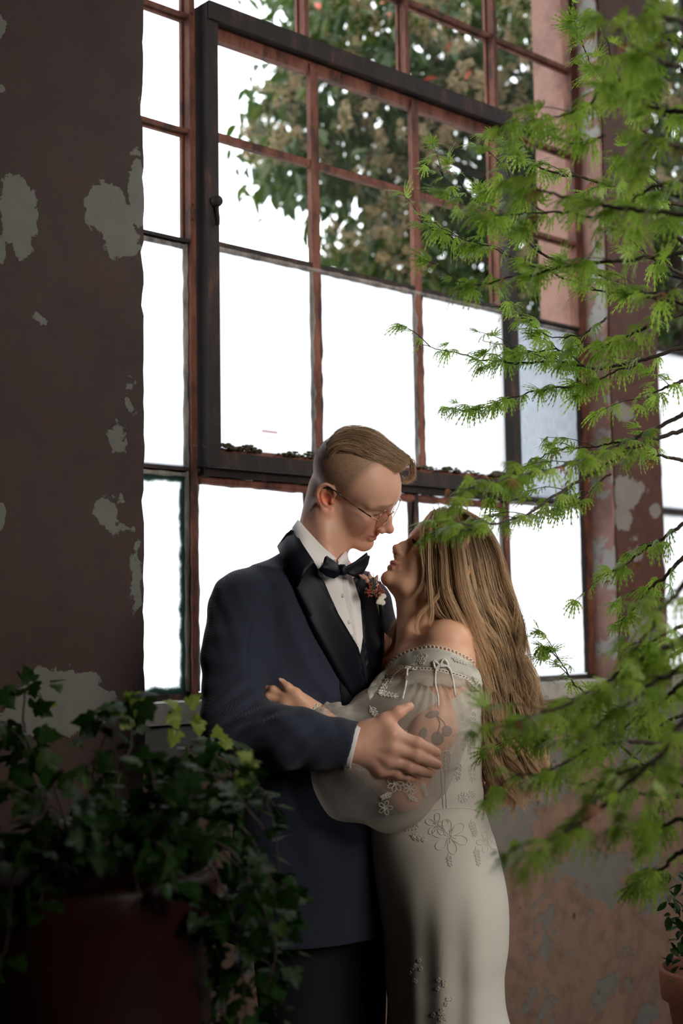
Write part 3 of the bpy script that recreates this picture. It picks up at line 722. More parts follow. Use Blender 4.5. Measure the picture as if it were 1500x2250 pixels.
for m_ in mc:   # tendons over the back of the hand
    S.cone(WB(800, 1640, 230) * .7 + m_ * .3 + np.array([0, 0, .004]), m_ + np.array([0, 0, .011]), .0035, .004, k=.008)
# left hand on the bride's waist, fingers coming round her back
lm = [WB(1056, 1640, -75), WB(1056, 1668, -70), WB(1054, 1694, -70), WB(1052, 1720, -75)]
lp = [WB(1074, 1650, -45), WB(1078, 1682, -40), WB(1078, 1712, -40), WB(1072, 1742, -45)]
lt = [WB(1066, 1668, -6), WB(1072, 1706, 2), WB(1073, 1740, 2), WB(1068, 1768, -6)]
for m_ in lm: S.cone(WB(1040, 1680, -150), m_, 18 * PX, 14 * PX, k=.01)
hand_fingers(S, None, lm, lp, lt, R_(11.5, 12, 11.5, 10), k=.004)
m_skin_m = skin_mat('skin_fair_flushed')
gbody, GV = S.build('body', .0022, m_skin_m, groom)
# skin tints by place: lips, ear, cheeks, cropped hair at the side of the head, stubble
def head_tint(V, O, M, k, base, fem):
    q = canon(V, O, M, k); C = np.tile(base, (len(V), 1)); ax_ = np.abs(q[:, 0])
    nz = np.sin(q[:, 0] * 9.1 + np.sin(q[:, 2] * 7) * 2) * np.sin(q[:, 1] * 8.3 + q[:, 2] * 6.7)
    def bl(w, c): w = np.clip(w, 0, 1)[:, None]; C[:] = C * (1 - w) + np.array(c) * w
    near = (np.abs(q[:, 2]) < 16) & (np.abs(q[:, 1]) < 14) & (ax_ < 11)
    g = lambda x, y, z, r: np.exp(-(((ax_ - x) / r) ** 2 + ((q[:, 1] - y) / (r * 1.3)) ** 2 + ((q[:, 2] - z) / r) ** 2))
    bl(g(4.4, 7, -3.0, 2.2) * .3, base * np.array([1.05, .72, .68]))
    bl(g(0, 11.5, -4.3, 1.6) * .5, base * np.array([1.05, .7, .66]))
    bl(g(8.0, -1.6, -1.2, 2.4) * 1.1 * (ax_ > 6.9), [.86, .27, .16])  # ear redness, with the glow of light through the ear painted in
    if not fem:
        st = np.clip((-q[:, 2] - 5.0) / 2, 0, 1) * np.clip((q[:, 1] + 2.5) / 3, 0, 1) * np.clip((13 + q[:, 2]) / 2, 0, 1) * near
        st *= np.clip((ax_ - 2.6) / 1.2, .35, 1)
        bl(st * .22, [.42, .24, .15])
        line = 1.2 + .25 * q[:, 1] + .055 * np.maximum(q[:, 1], 0) ** 2          # hairline at temple and nape
        fr = np.clip((2.3 + .16 * q[:, 2] + .25 * np.clip(q[:, 2] - 6, 0, 5) - q[:, 1]) / 1.8, 0, 1)
        h_ = np.clip((q[:, 2] + 1.6 - np.maximum(q[:, 1] + 1, 0) * .25) / 4.2, 0, 1) * fr * (near) * (ax_ < 7.9)
        h2 = np.clip((q[:, 2] + 6.5) / 8, 0, .45) * np.clip((-2.4 - q[:, 1]) / 1.5, 0, 1) * near
        bl(np.maximum(h_ ** 1.1 * .90, h2 * .4) * (.94 + .12 * nz), [.30, .19, .115])
    up = .35
    zl = -7.2 + up * (ax_ / 2.5) ** 2
    lm_ = np.clip(1.6 - np.abs(q[:, 2] - zl) / (.72 if fem else .62) * (1 + (ax_ / 3) ** 2), 0, 1) * (ax_ < 2.6) * np.clip((q[:, 1] - 7.7) / .5, 0, 1) * np.clip((2.7 - ax_) / .5, 0, 1)
    bl(lm_ * .85, [.55, .17, .15] if fem else [.50, .17, .14])
    bz = 2.15 - .05 * (ax_ - 3) ** 2
    bw = np.clip(1.5 - np.abs(q[:, 2] - bz) / .42, 0, 1) * np.clip((ax_ - 1.1) / .5, 0, 1) * np.clip((5.4 - ax_) / .9, 0, 1) * (q[:, 1] > 6)
    bl(bw * .7, [.16, .09, .05] if fem else [.22, .13, .075])
    lw = np.clip(1.3 - np.abs(q[:, 2] + .72 - .1 * np.abs(ax_ - 3.1)) / .2, 0, 1) * (np.abs(ax_ - 3.1) < 1.35) * (q[:, 1] > 7.2)
    bl(lw * .9, [.05, .03, .025])
    if fem: bl(np.clip(1.4 - np.abs(q[:, 2] - .1) / .75, 0, 1) * (np.abs(ax_ - 3.15) < 1.4) * (q[:, 1] > 7.0) * .4, [.3, .17, .13])
    return C
C = head_tint(GV, GO, GM, GK, SKIN_M, False)
for c_, r_, w_ in [(m_, .012, .5) for m_ in mc] + [(m_, .009, .55) for m_ in pi] + [(m_, .010, .35) for m_ in ti] + [(WB(874, 1566, 226), .010, .4)]:
    g_ = (np.exp(-(((GV - c_) / r_) ** 2).sum(1)) * w_)[:, None]; C = C * (1 - g_) + np.array([.66, .24, .17]) * g_
vcol(gbody, 'tint', C)
# ============================ BRIDE
bride = empty('person', tuple(toworld(WB(960, 1700, 0)))[:2] + (0,))
tag(bride, 'woman with long wavy blonde hair in an off-shoulder ivory dress, looking up at the man', 'person')
BM = frame(-38, 163, 3); BK = .845
BO = WB(966, 1240, 0)
S = Sculpt()
BT = head(S, BO, BM, BK, True)
S.cone(BT(0, -2.8, -4), WB(945, 1400, -8), .048, .050, k=.03)
S.cone(BT(0, 1.5, -8.2), WB(912, 1410, 4), .034, .034, k=.03)
S.chain([BT(5.2, -2.2, -5), WB(900, 1380, 40), WB(886, 1425, 18)], [.012, .012, .010], k=.02)
BAX = np.array([[.17, 0, .985], [0, 0, 0], UPC]); BAX[0] -= UPC * (BAX[0] @ UPC); BAX[0] /= np.linalg.norm(BAX[0]); BAX[1] = np.cross(UPC, BAX[0])
if BAX[1][0] > 0: BAX[1] *= -1
def Lb(*rows):    # (y, x_left, x_right, z, half width across the shoulders)
    return [(WB((l + r) / 2, y, z), a, (r - l) / 2 * PX) for y, l, r, z, a in rows]
S.loft(Lb((1408, 905, 990, 0, .08), (1440, 866, 1035, 0, .135), (1500, 836, 1046, 0, .13), (1600, 850, 1050, 0, .115), (1750, 830, 1050, 0, .105), (1800, 825, 1058, 0, .11), (1900, 835, 1080, 0, .15)), BAX, k=.03)
S.cone(WB(950, 1412, 20), WB(985, 1412, 84), .035, .040, k=.03)
S.cone(WB(950, 1412, -20), WB(975, 1415, -90), .035, .036, k=.03)
S.chain([WB(985, 1414, 84), WB(948, 1600, 118), WB(884, 1742, 130), WB(780, 1650, 160), WB(690, 1568, 168)], [.041, .037, .031, .030, .0205], k=.02)
S.chain([WB(960, 1420, -95), WB(900, 1560, -150), WB(800, 1500, -140)], [.036, .03, .02], k=.02)
# her left hand, resting in the crook of his arm
hz = 172
S.ell(WB(655, 1548, hz), R_(32, 21, 13), k=.012); S.cone(WB(690, 1568, 168), WB(632, 1545, hz), 20 * PX, 13 * PX, k=.012)
mc = [WB(634, 1530, hz + 4), WB(628, 1542, hz + 4), WB(626, 1554, hz), WB(630, 1564, hz - 4)]
pi = [WB(600, 1517, hz - 2), WB(591, 1531, hz - 3), WB(592, 1547, hz - 6), WB(602, 1560, hz - 8)]
ti = [WB(566, 1512, hz - 34), WB(553, 1527, hz - 38), WB(556, 1545, hz - 38), WB(572, 1560, hz - 34)]
hand_fingers(S, None, mc, pi, ti, R_(9.4, 9.6, 9.2, 8.4), k=.004)
S.chain([WB(672, 1552, hz + 4), WB(650, 1524, hz + 12), WB(632, 1510, hz + 12), WB(619, 1497, hz + 8)], R_(14, 10.5, 8.6, 6.6), k=.005, k0=.014)
m_skin_f = skin_mat('skin_fair_warm')
bbody, BV = S.build('body', .0022, m_skin_f, bride)
vcol(bbody, 'tint', head_tint(BV, BO, BM, BK, SKIN_F, True))
# ============================ CLOTHES OF THE GROOM
def hopsack(name):
    m = mat(name, (.006, .010, .028), .85); n = N(m)
    m.node_tree.nodes['Principled BSDF'].inputs['Sheen Weight'].default_value = .12
    v = n.co('Object')
    sx = n.n('ShaderNodeSeparateXYZ'); n.l(n.mapping(v, rot=(0, 0, math.radians(10))), sx.inputs[0])
    k = 2 * math.pi / .0032
    a = n.math('SINE', n.math('MULTIPLY', n.math('ADD', sx.outputs[0], sx.outputs[1]), k * .8)); b = n.math('SINE', n.math('MULTIPLY', sx.outputs[2], k))
    d = n.math('MULTIPLY', a, b)
    r = n.ramp(d, [(.28, (0, 0, 0)), (.75, (1, 1, 1))])
    c = n.mix(r, (.0040, .0062, .017), (.055, .072, .135))
    n.l(c, n.b.inputs['Base Color']); n.bump(d, .25, .0006); return m
m_navy = hopsack('navy_hopsack_wool')
m_satin = mat('black_satin', (.003, .0045, .009), .5, Specular_IOR_Level=.2)
m_blackwool = mat('black_wool', (.004, .005, .008), .9)
m_shirt = mat('white_poplin', (.80, .77, .75), .75)
n_ = N(m_shirt); n_.bump(n_.noise(90, 3, .5, n_.co()), .15, .002)

J = Sculpt()
SX = GAX[0]
J.loft([(WB(688, 1262, -35), .12, .085), (WB(668, 1310, -40), .165, .105), (WB(657, 1420, -45), .182, .122), (WB(664, 1560, -50), .180, .122), (WB(680, 1680, -55), .172, .118), (WB(695, 1800, -60), .182, .125), (WB(700, 1960, -75), .200, .140), (WB(702, 2040, -80), .206, .145)], GAX, k=.02)
J.cone(WB(655, 1262, 12), WB(552, 1318, 56), .048, .058, k=.03)
J.cone(WB(700, 1225, -20), WB(690, 1262, -25), .060, .085, k=.03)
J.cone(WB(735, 1280, -60), WB(800, 1325, -120), .042, .050, k=.03)
J.chain([WB(536, 1330, 66), WB(520, 1440, 105), WB(514, 1590, 172)], [.066, .064, .058], k=.012, k0=.012)
J.chain([WB(514, 1590, 172), WB(640, 1622, 222), WB(800, 1643, 226)], [.056, .052, .043], k=.02)
J.chain([WB(808, 1330, -120), WB(858, 1560, -250), WB(1030, 1680, -170)], [.048, .052, .036], k=.01)
# open end of the sleeve
cuff = WB(774, 1640, 224); cdir = WB(800, 1648, 224) - WB(770, 1640, 222); cdir /= np.linalg.norm(cdir)
J.add(lambda X: np.maximum(-((X - cuff) @ cdir), np.sqrt(((X - cuff) ** 2).sum(-1)) - .085), cuff, .085, 's', .002)
J.cone(WB(750, 1638, 222), WB(800, 1645, 224), .040, .040, 's', .002)
J.add(lambda X: np.maximum(-((X - WB(1030, 1680, -170)) @ np.array([1, 0, 0])), np.sqrt(((X - WB(1030, 1680, -170)) ** 2).sum(-1)) - .07), WB(1030, 1680, -170), .07, 's', .002)
# hollow at the neck
J.cone(WB(706, 1180, -15), WB(716, 1262, -15), .062, .060, 's', .006)
# folds: elbow crease, sleeve drag lines, body wrinkles
def folds(X):
    q = np.stack([X[..., 0] * F / -X[..., 2] + CX, -X[..., 1] * F / -X[..., 2] + CY], -1); x, y = q[..., 0], q[..., 1]
    d = np.zeros(x.shape)
    def f(x0, y0, ang, L, wd, amp, ph=0, per=30):
        c, s = math.cos(ang), math.sin(ang); a = (x - x0) * c + (y - y0) * s; b = -(x - x0) * s + (y - y0) * c
        return amp * np.exp(-(a / L) ** 2 - (b / wd) ** 2) * np.cos(b / per * 2 * math.pi + ph + .8 * np.sin(a / 40))
    d += f(500, 1590, -.55, 75, 46, .0045, 0, 34)
    d += f(560, 1585, -.25, 80, 30, .0035, 1, 26)
    d += f(655, 1650, -.55, 60, 60, .0028, 2, 44)
    d += f(500, 1430, .25, 60, 90, .0022, .5, 62)
    d += f(520, 1530, -.5, 60, 40, .003, .5, 36)
    d += f(640, 1560, .9, 100, 80, .0018, 0, 60)
    d += f(620, 1420, 1.4, 120, 60, .0022, 0, 70)
    d += f(700, 1800, 1.2, 160, 120, .003, 0, 90)
    d += f(720, 1500, 1.1, 120, 40, .0022, 1, 46) + f(480, 1340, 1.3, 90, 40, .0016, 0, 40) + f(560, 1700, .15, 90, 50, .0025, 0, 40)
    # armhole seam
    r = np.hypot((x - 690) / 1.0, (y - 1440) / 1.25); d += .0016 * np.exp(-((r - 150) / 3.5) ** 2) * (x < 605) * (y > 1245) * (y < 1500)
    return d
J.disp(folds, WB(650, 1600, 0), 1.0)
jacket, JV = J.build('jacket', .0034, m_navy, groom)
tag(jacket, 'navy dinner jacket woven with fine pale blue dots')
BJ = bvh_of([jacket])
# trousers and shoes
Tt = Sculpt()
def lowpt(u, v, z): return toworld(np.array([0, 0, 0]))  # placeholder never used
hipL = WB(745, 2040, -110); hipR = WB(660, 2040, -55)
def on_floor(p, dz): w = toworld(p); return RC.T @ (np.array([w[0], w[1], dz]) - CAM)
kneeR, kneeL = on_floor(WB(672, 2300, -60), .52), on_floor(WB(760, 2300, -120), .52)
ankR, ankL = on_floor(WB(672, 2300, -60), .09), on_floor(WB(760, 2300, -120), .09)
Tt.loft([(WB(700, 1900, -65), .165, .115), (WB(702, 2050, -82), .175, .125)], GAX, k=.03)
Tt.chain([hipR, kneeR, ankR], [.095, .07, .058], k=.03); Tt.chain([hipL, kneeL, ankL], [.095, .07, .058], k=.03)
trousers, _ = Tt.build('trousers', .008, m_blackwool, groom)
for a_ in (ankR, ankL):
    Sh = Sculpt(); w = toworld(a_); fw = RC.T @ np.array([.8, -.6, 0])
    b0 = RC.T @ (np.array([w[0], w[1], .045]) - CAM)
    Sh.ell(b0, (.042, .042, .045), k=.02); Sh.cone(b0, b0 + fw * .17, .042, .036, k=.02)
    Sh.add(lambda X: (CAM[2] + X @ RC[2]) - .002, b0, .3, 's', .001)
    Sh.build('shoe', .005, m_satin, groom)
# shirt: collar, front, placket, buttons, cuff
m_none = None
def band(name, rows, mat_, parent, thick=.0018):
    """strip of cloth through rows of control points (each row a list of camera-frame points)"""
    R = [spline(r, 26) for r in rows]; V = []; nr = len(R)
    A = np.array(R)                                    # rows, n, 3
    Nn = np.cross(np.gradient(A, axis=1), np.gradient(A, axis=0)); Nn /= np.linalg.norm(Nn, axis=2)[..., None] + 1e-12
    B = A - Nn * thick; n = 26; V = np.vstack([A.reshape(-1, 3), B.reshape(-1, 3)]); Fc = []; o = nr * n
    for i in range(nr - 1):
        for j in range(n - 1):
            a = i * n + j; Fc += [(a, a + 1, a + n + 1, a + n), (o + a + n, o + a + n + 1, o + a + 1, o + a)]
    for j in range(n - 1):
        Fc.append((j + 1, j, o + j, o + j + 1)); a = (nr - 1) * n + j; Fc.append((a, a + 1, o + a + 1, o + a))
    for i in range(nr - 1):
        a = i * n; Fc.append((a, a + n, o + a + n, o + a)); a = i * n + n - 1; Fc.append((a + n, a, o + a, o + a + n))
    return mesh(name, toworld(V), Fc, mat_, parent)
BB = bvh_of([jacket, gbody])
drape('shirt_front', BB, [(706, 1238), (740, 1238), (762, 1232), (790, 1320), (796, 1400), (790, 1440), (776, 1430), (728, 1345), (700, 1270)], m_shirt, groom, 7, .004, .003, 6)
drape('shirt_placket', BB, [(742, 1240), (756, 1238), (772, 1320), (787, 1415), (779, 1418), (752, 1330)], m_shirt, groom, 6, .0065, .002, 6)
for px, py in ((754, 1308), (767, 1366), (776, 1398)):
    h_, d_ = hit(BB, px, py); V = []; Fc = []
    if h_ is not None:
        tube(V, Fc, [h_ + d_ * .0068, h_ + d_ * .0082, h_ + d_ * .0086], [.0038, .0038, .0024], 12); mesh('shirt_button', V, Fc, m_shirt, groom)
# stand-up collar round the neck, then the folded leaf with its point
nc = gt(0, -2.6, -3.5)
band('shirt_collar', [
    [WB(654, 1150, -45), WB(657, 1144, 20), WB(676, 1166, 62), WB(706, 1199, 62), WB(739, 1228, 40)],
    [WB(646, 1166, -50), WB(645, 1160, 24), WB(660, 1192, 70), WB(686, 1226, 72), WB(718, 1236, 52)],
    [WB(644, 1180, -50), WB(640, 1176, 26), WB(654, 1212, 76), WB(676, 1248, 84), WB(700, 1256, 72)]], m_shirt, groom)
band('collar_wing', [
    [WB(741, 1230, 38), WB(748, 1222, 26), WB(755, 1214, 8), WB(760, 1209, -20)],
    [WB(744, 1244, 44), WB(752, 1238, 32), WB(760, 1236, 12), WB(765, 1234, -18)]], m_shirt, groom)
# lapels of black satin and the waistcoat below
lap = drape('lapel', BJ, [(649, 1168), (640, 1164), (624, 1180), (612, 1200), (620, 1230), (636, 1268), (662, 1330), (694, 1400), (738, 1480), (782, 1548), (800, 1556), (804, 1540), (792, 1450), (783, 1420), (740, 1348), (712, 1280), (698, 1252), (676, 1222), (660, 1196)], m_satin, groom, 8, .0095, .004, 3)
if lap: tag(lap, 'broad black satin shawl lapel nearer the camera')
lap2 = drape('lapel', BJ, [(766, 1250), (782, 1252), (800, 1264), (818, 1292), (833, 1330), (838, 1372), (838, 1420), (830, 1480), (812, 1535), (800, 1545), (796, 1470), (792, 1430), (786, 1360), (776, 1300)], m_satin, groom, 8, .0085, .004, 3)
wc = drape('waistcoat', BJ, [(783, 1412), (796, 1420), (806, 1500), (812, 1560), (806, 1640), (780, 1640), (750, 1560), (742, 1480)], m_blackwool, groom, 8, .0045, .003, 3)
# collar roll of the jacket behind the neck
band('jacket_collar', [
    [WB(648, 1170, -60), WB(648, 1163, -20), WB(650, 1166, 30), WB(664, 1196, 76), WB(690, 1236, 96)],
    [WB(636, 1184, -64), WB(632, 1176, -20), WB(632, 1178, 34), WB(644, 1212, 86), WB(672, 1256, 108)],
    [WB(620, 1212, -64), WB(614, 1204, -20), WB(612, 1205, 40), WB(626, 1240, 94), WB(654, 1290, 118)]], m_satin, groom, .003)
# shirt cuff
Cf = Sculpt(); Cf.cone(WB(740, 1636, 218), WB(779, 1641, 218), .0395, .0395)
c2 = WB(783, 1641, 218)
Cf.add(lambda X: np.maximum(-((X - c2) @ cdir), np.sqrt(((X - c2) ** 2).sum(-1)) - .07), c2, .07, 's', .001)
Cf.cone(WB(760, 1638, 218), WB(810, 1645, 218), .0365, .0365, 's', .001)
Cf.build('shirt_cuff', .0018, m_shirt, groom)
# bow tie
def pillow(name, poly, zf_, thick, mat_, parent, step=4.0, power=.5):
    Pp = np.array(poly, float); n = len(Pp); per = []
    for i in range(n):
        a, b = Pp[i], Pp[(i + 1) % n]; m = max(1, int(np.linalg.norm(b - a) / step))
        for k in range(m): per.append(a + (b - a) * k / m)
    PE = np.array(per); x0, y0 = Pp.min(0); x1, y1 = Pp.max(0); pts = list(per)
    gx, gy = np.meshgrid(np.arange(x0, x1, step), np.arange(y0, y1, step)); ins = inpoly(gx, gy, Pp)
    for a, b in zip(gx[ins], gy[ins]):
        if np.min(np.hypot(PE[:, 0] - a, PE[:, 1] - b)) > step * .5: pts.append(np.array([a, b]))
    from mathutils.geometry import delaunay_2d_cdt
    r = delaunay_2d_cdt([Vector(p) for p in pts], [], [list(range(len(per)))], 1, 1e-4); V2 = [tuple(v) for v in r[0]]
    ed = np.array([min(1.0, np.min(np.hypot(PE[:, 0] - a, PE[:, 1] - b)) / 12) ** power for a, b in V2])
    zz = np.array([zf_(a, b) for a, b in V2])
    A = [WB(a, b, z + thick * e + .4) for (a, b), z, e in zip(V2, zz, ed)]; B = [WB(a, b, z - thick * e - .4) for (a, b), z, e in zip(V2, zz, ed)]
    nv = len(A); T = toworld(np.array(A + B)); Fn = []; ec = {}
    for f in r[2]:
        nn = np.cross(T[f[1]] - T[f[0]], T[f[2]] - T[f[0]]); ff = list(f) if nn @ (CAM - T[f[0]]) > 0 else list(f)[::-1]
        Fn.append(ff); Fn.append([i + nv for i in ff[::-1]])
        for a, b in zip(ff, ff[1:] + ff[:1]): ec[(a, b)] = 1
    for (a, b) in list(ec):
        if (b, a) not in ec: Fn.append([b, a, a + nv, b + nv])
    return mesh(name, T, Fn, mat_, parent)
bow = empty('bow_tie', tuple(toworld(WB(752, 1250, 100)))); put(bow, groom)
m_bow = mat('black_silk', (.004, .006, .013), .5, Specular_IOR_Level=.25)
zr = lambda a, b: 96 - (a - 752) * .9 + 3 * math.sin((b - 1240 + (a - 752) * .45) / 4.5)
pillow('bow_wing', [(757, 1246), (780, 1233), (806, 1213), (808, 1220), (813, 1222), (809, 1240), (795, 1266), (789, 1274), (770, 1264), (757, 1260)], zr, 7, m_bow, groom)
zl_ = lambda a, b: 96 + (752 - a) * .55 + 3 * math.sin((b - 1250 - (a - 752) * .3) / 4.5)
pillow('bow_wing', [(750, 1245), (737, 1234), (718, 1221), (713, 1224), (708, 1240), (699, 1252), (716, 1266), (733, 1272), (744, 1266), (750, 1260)], zl_, 7, m_bow, groom)
bpy.data.objects.remove(bow)
pillow('bow_knot', [(746, 1240), (758, 1240), (762, 1250), (760, 1264), (747, 1265), (743, 1253)], lambda a, b: 100, 10, m_bow, groom, 3)

m_nail = mat('fingernail', (.80, .52, .42), .3)
def nail(x, y, z, rx, ry, rot, parent):
    c, s = math.cos(rot), math.sin(rot)
    pillow('fingernail', [(x + rx * math.cos(t) * c - ry * math.sin(t) * s, y + rx * math.cos(t) * s + ry * math.sin(t) * c) for t in np.linspace(0, 2 * math.pi, 12, endpoint=False)], lambda a, b: z, .8, m_nail, parent, 2.5)
nail(894, 1551, 225.5, 7.5, 5, -.45, groom)
nail(617, 1495, 185, 7, 4, .85, bride)
# glasses: canonical head coordinates
gl = empty('eyeglasses', tuple(toworld(gt(0, 10, 0))))
tag(gl, "thin gold-rimmed glasses with dark temples on the man's nose", 'glasses')
m_gold = mat('gold_wire', (.50, .36, .22), .28, Metallic=1.0)
m_dark = mat('dark_acetate', (.012, .008, .007), .3)
m_lens = bpy.data.materials.new('tinted_lens'); m_lens.use_nodes = True; n_ = N(m_lens); n_.t.nodes.remove(n_.b)
tr = n_.n('ShaderNodeBsdfTransparent'); tr.inputs[0].default_value = (.98, .90, .91, 1); g_ = n_.n('ShaderNodeBsdfGlossy'); g_.inputs[1].default_value = .02; g_.inputs[0].default_value = (.9, .8, .85, 1)
fr = n_.n('ShaderNodeFresnel'); fr.inputs[0].default_value = 1.5; mx = n_.n('ShaderNodeMixShader'); mx.inputs[0].default_value = .05; n_.l(tr.outputs[0], mx.inputs[1]); n_.l(g_.outputs[0], mx.inputs[2]); n_.l(mx.outputs[0], n_.out.inputs[0])
for s_ in (1, -1):
    def rim(t, rr=1.0):
        x = s_ * 3.35 + 2.55 * rr * math.cos(t) * s_; z = -1.0 + 2.25 * rr * math.sin(t) * (1 + .08 * math.cos(t)); return gt(x, 10.25 - .35 * abs(x) / 3 - .10 * (z + 1), z)
    V = []; Fc = []; pts = [toworld(rim(t)) for t in np.linspace(0, 2 * math.pi, 33)]; tube(V, Fc, pts, .0007, 6, False); mesh('rim', V, Fc, m_gold, gl)
    V = [toworld(rim(0, 0))] + [toworld(rim(t, .99)) for t in np.linspace(0, 2 * math.pi, 32, endpoint=False)]
    mesh('lens', V, [(0, i + 1, (i + 1) % 32 + 1) for i in range(32)], m_lens, gl)
    hx = 6.05; A = toworld(gt(s_ * hx, 9.3, -.2)); 
    V = []; Fc = []; tube(V, Fc, [toworld(rim(.35)), toworld(gt(s_ * 6.15, 9.7, -.1)), toworld(gt(s_ * 6.7, 8.6, .1)), toworld(gt(s_ * 7.3, 5.0, .55)), toworld(gt(s_ * 7.65, 1.5, 1.0))], [.0009] * 5, 6); mesh('temple_wire', V, Fc, m_gold, gl)
    V = []; Fc = []; tube(V, Fc, [toworld(gt(s_ * 6.78, 8.3, .13)), toworld(gt(s_ * 7.25, 5.2, .52))], [.0014, .0014], 8); mesh('temple_sleeve', V, Fc, m_dark, gl)
    V = []; Fc = []; tube(V, Fc, [toworld(gt(s_ * 7.62, 2.4, .9)), toworld(gt(s_ * 7.9, -.6, 1.5)), toworld(gt(s_ * 8.0, -2.4, 1.3)), toworld(gt(s_ * 7.9, -3.6, .2)), toworld(gt(s_ * 7.8, -4.2, -1.2))], [.0012, .0014, .0017, .0019, .0016], 8); mesh('temple_tip', V, Fc, m_dark, gl)
V = []; Fc = []; tube(V, Fc, [toworld(gt(-.95, 10.2, -.6)), toworld(gt(-.4, 10.6, -.1)), toworld(gt(.4, 10.6, -.1)), toworld(gt(.95, 10.2, -.6))], .0009, 6); mesh('bridge', V, Fc, m_gold, gl)

# boutonniere pinned to the far lapel
bt = empty('boutonniere', tuple(toworld(WB(825, 1300, 30))))
tag(bt, "small boutonniere of red berries, blush buds and white petals on the man's lapel", 'boutonniere')
m_berry = mat('red_berry', (.30, .06, .05), .4); m_bud = mat('blush_bud', (.55, .33, .24), .6); m_petal = mat('white_petal', (.75, .70, .60), .6); m_stem = mat('green_stem', (.10, .13, .04), .6)
rg = random.Random(5)
ico = bmesh.new(); bmesh.ops.create_icosphere(ico, subdivisions=1, radius=1); bme = bpy.data.meshes.new('berry'); ico.to_mesh(bme); ico.free(); bme.materials.append(m_berry); bme.shade_smooth()
def zb(x, y): return 64 - (x - 800) * .75
for i in range(74):
    cx_, cy_, rr = ((820, 1286, 17), (833, 1300, 13), (812, 1300, 11))[i % 3]
    t = rg.uniform(0, 6.28); q = rr * math.sqrt(rg.random()); x, y = cx_ + q * math.cos(t), cy_ + q * math.sin(t)
    o = bpy.data.objects.new('berry', bme); COL.objects.link(o); z = zb(x, y) + 14 * math.sqrt(max(0, 1 - (q / rr) ** 2)) + rg.uniform(-2, 2)
    o.scale = (rg.uniform(2.0, 2.9) * PX,) * 3; put(o, bt); o.location = toworld(WB(x, y, z))
    if i % 3 == 0:
        V = []; Fc = []; tube(V, Fc, [toworld(WB(x, y, z)), toworld(WB((x + 826) / 2, (y + 1312) / 2, z - 9)), toworld(WB(828, 1318, zb(828, 1318)))], .0005, 4); mesh('berry_stalk', V, Fc, m_stem, bt)
for (x, y, a, L) in ((803, 1270, -2.2, 10), (812, 1268, -1.7, 11), (797, 1268, -2.6, 9), (806, 1276, -1.9, 9), (826, 1272, -1.2, 8)):
    b0 = WB(x, y, zb(x, y) + 8); b1 = WB(x + L * math.cos(a), y + L * math.sin(a), zb(x, y) + 12); Bq = Sculpt()
    Bq.cone(b0, b1, .0046, .0016); Bq.build('bud', .001, m_bud, bt)
for (x, y, a) in ((836, 1316, .3), (841, 1310, -.5), (832, 1322, 1.5), (839, 1324, .9)):
    ps = [(x + 8 * math.cos(t) * (1 if math.cos(t - a) > 0 else .7), y + 6.5 * math.sin(t)) for t in np.linspace(0, 6.28, 11)[:-1]]
    pillow('petal', ps, lambda p, q: zb(p, q) + 14 + 3 * math.sin((p - x) / 4), .8, m_petal, bt, 3)
V = []; Fc = []
for (x0, y0, x1, y1) in ((828, 1318, 832, 1352), (832, 1318, 845, 1346), (826, 1318, 829, 1340), (834, 1300, 846, 1290), (822, 1290, 819, 1258), (838, 1304, 850, 1302), (826, 1285, 836, 1268)):
    tube(V, Fc, [toworld(WB(x0, y0, zb(x0, y0) + 6)), toworld(WB((x0 + x1) / 2 + 1, (y0 + y1) / 2, zb(x0, y0) + 10)), toworld(WB(x1, y1, zb(x1, y1) + 8))], [.0009, .0008, .0004], 5)
mesh('stem', V, Fc, m_stem, bt)
# ============================ DRESS
m_dress = mat('ivory_crepe', (.66, .62, .53), .8); n_ = N(m_dress)
w_ = n_.noise(700, 2, .5, n_.co()); n_.bump(w_, .25, .0006); m_dress.node_tree.nodes['Principled BSDF'].inputs['Sheen Weight'].default_value = .2
m_thread = mat('white_thread', (.72, .69, .61), .8)
m_ribbon = mat('white_satin_ribbon', (.78, .75, .68), .45)
def sheer(name, alpha, col=(.80, .77, .70)):
    m = bpy.data.materials.new(name); m.use_nodes = True; n = N(m); n.t.nodes.remove(n.b)
    d = n.n('ShaderNodeBsdfDiffuse'); d.inputs[0].default_value = (*col, 1); t = n.n('ShaderNodeBsdfTranslucent'); t.inputs[0].default_value = (*col, 1)
    a = n.n('ShaderNodeMixShader'); a.inputs[0].default_value = .45; n.l(d.outputs[0], a.inputs[1]); n.l(t.outputs[0], a.inputs[2])
    tr = n.n('ShaderNodeBsdfTransparent'); lw = n.n('ShaderNodeLayerWeight'); lw.inputs[0].default_value = .35
    f = n.math('ADD', n.math('MULTIPLY', lw.outputs['Facing'], .65), alpha); f2 = n.math('MULTIPLY', f, n.math('ADD', n.math('MULTIPLY', n.noise(60, 4, .6, n.co()), .7), .62))
    f3 = n.n('ShaderNodeClamp'); n.l(f2, f3.inputs[0])
    b = n.n('ShaderNodeMixShader'); n.l(f3.outputs[0], b.inputs[0]); n.l(tr.outputs[0], b.inputs[1]); n.l(a.outputs[0], b.inputs[2]); n.l(b.outputs[0], n.out.inputs[0])
    return m
m_tulle = sheer('ivory_tulle', .24); m_tulle2 = sheer('gathered_tulle', .45)
D = Sculpt()
floor_pt = lambda x, y, z: on_floor(WB(x, y, z), .005)
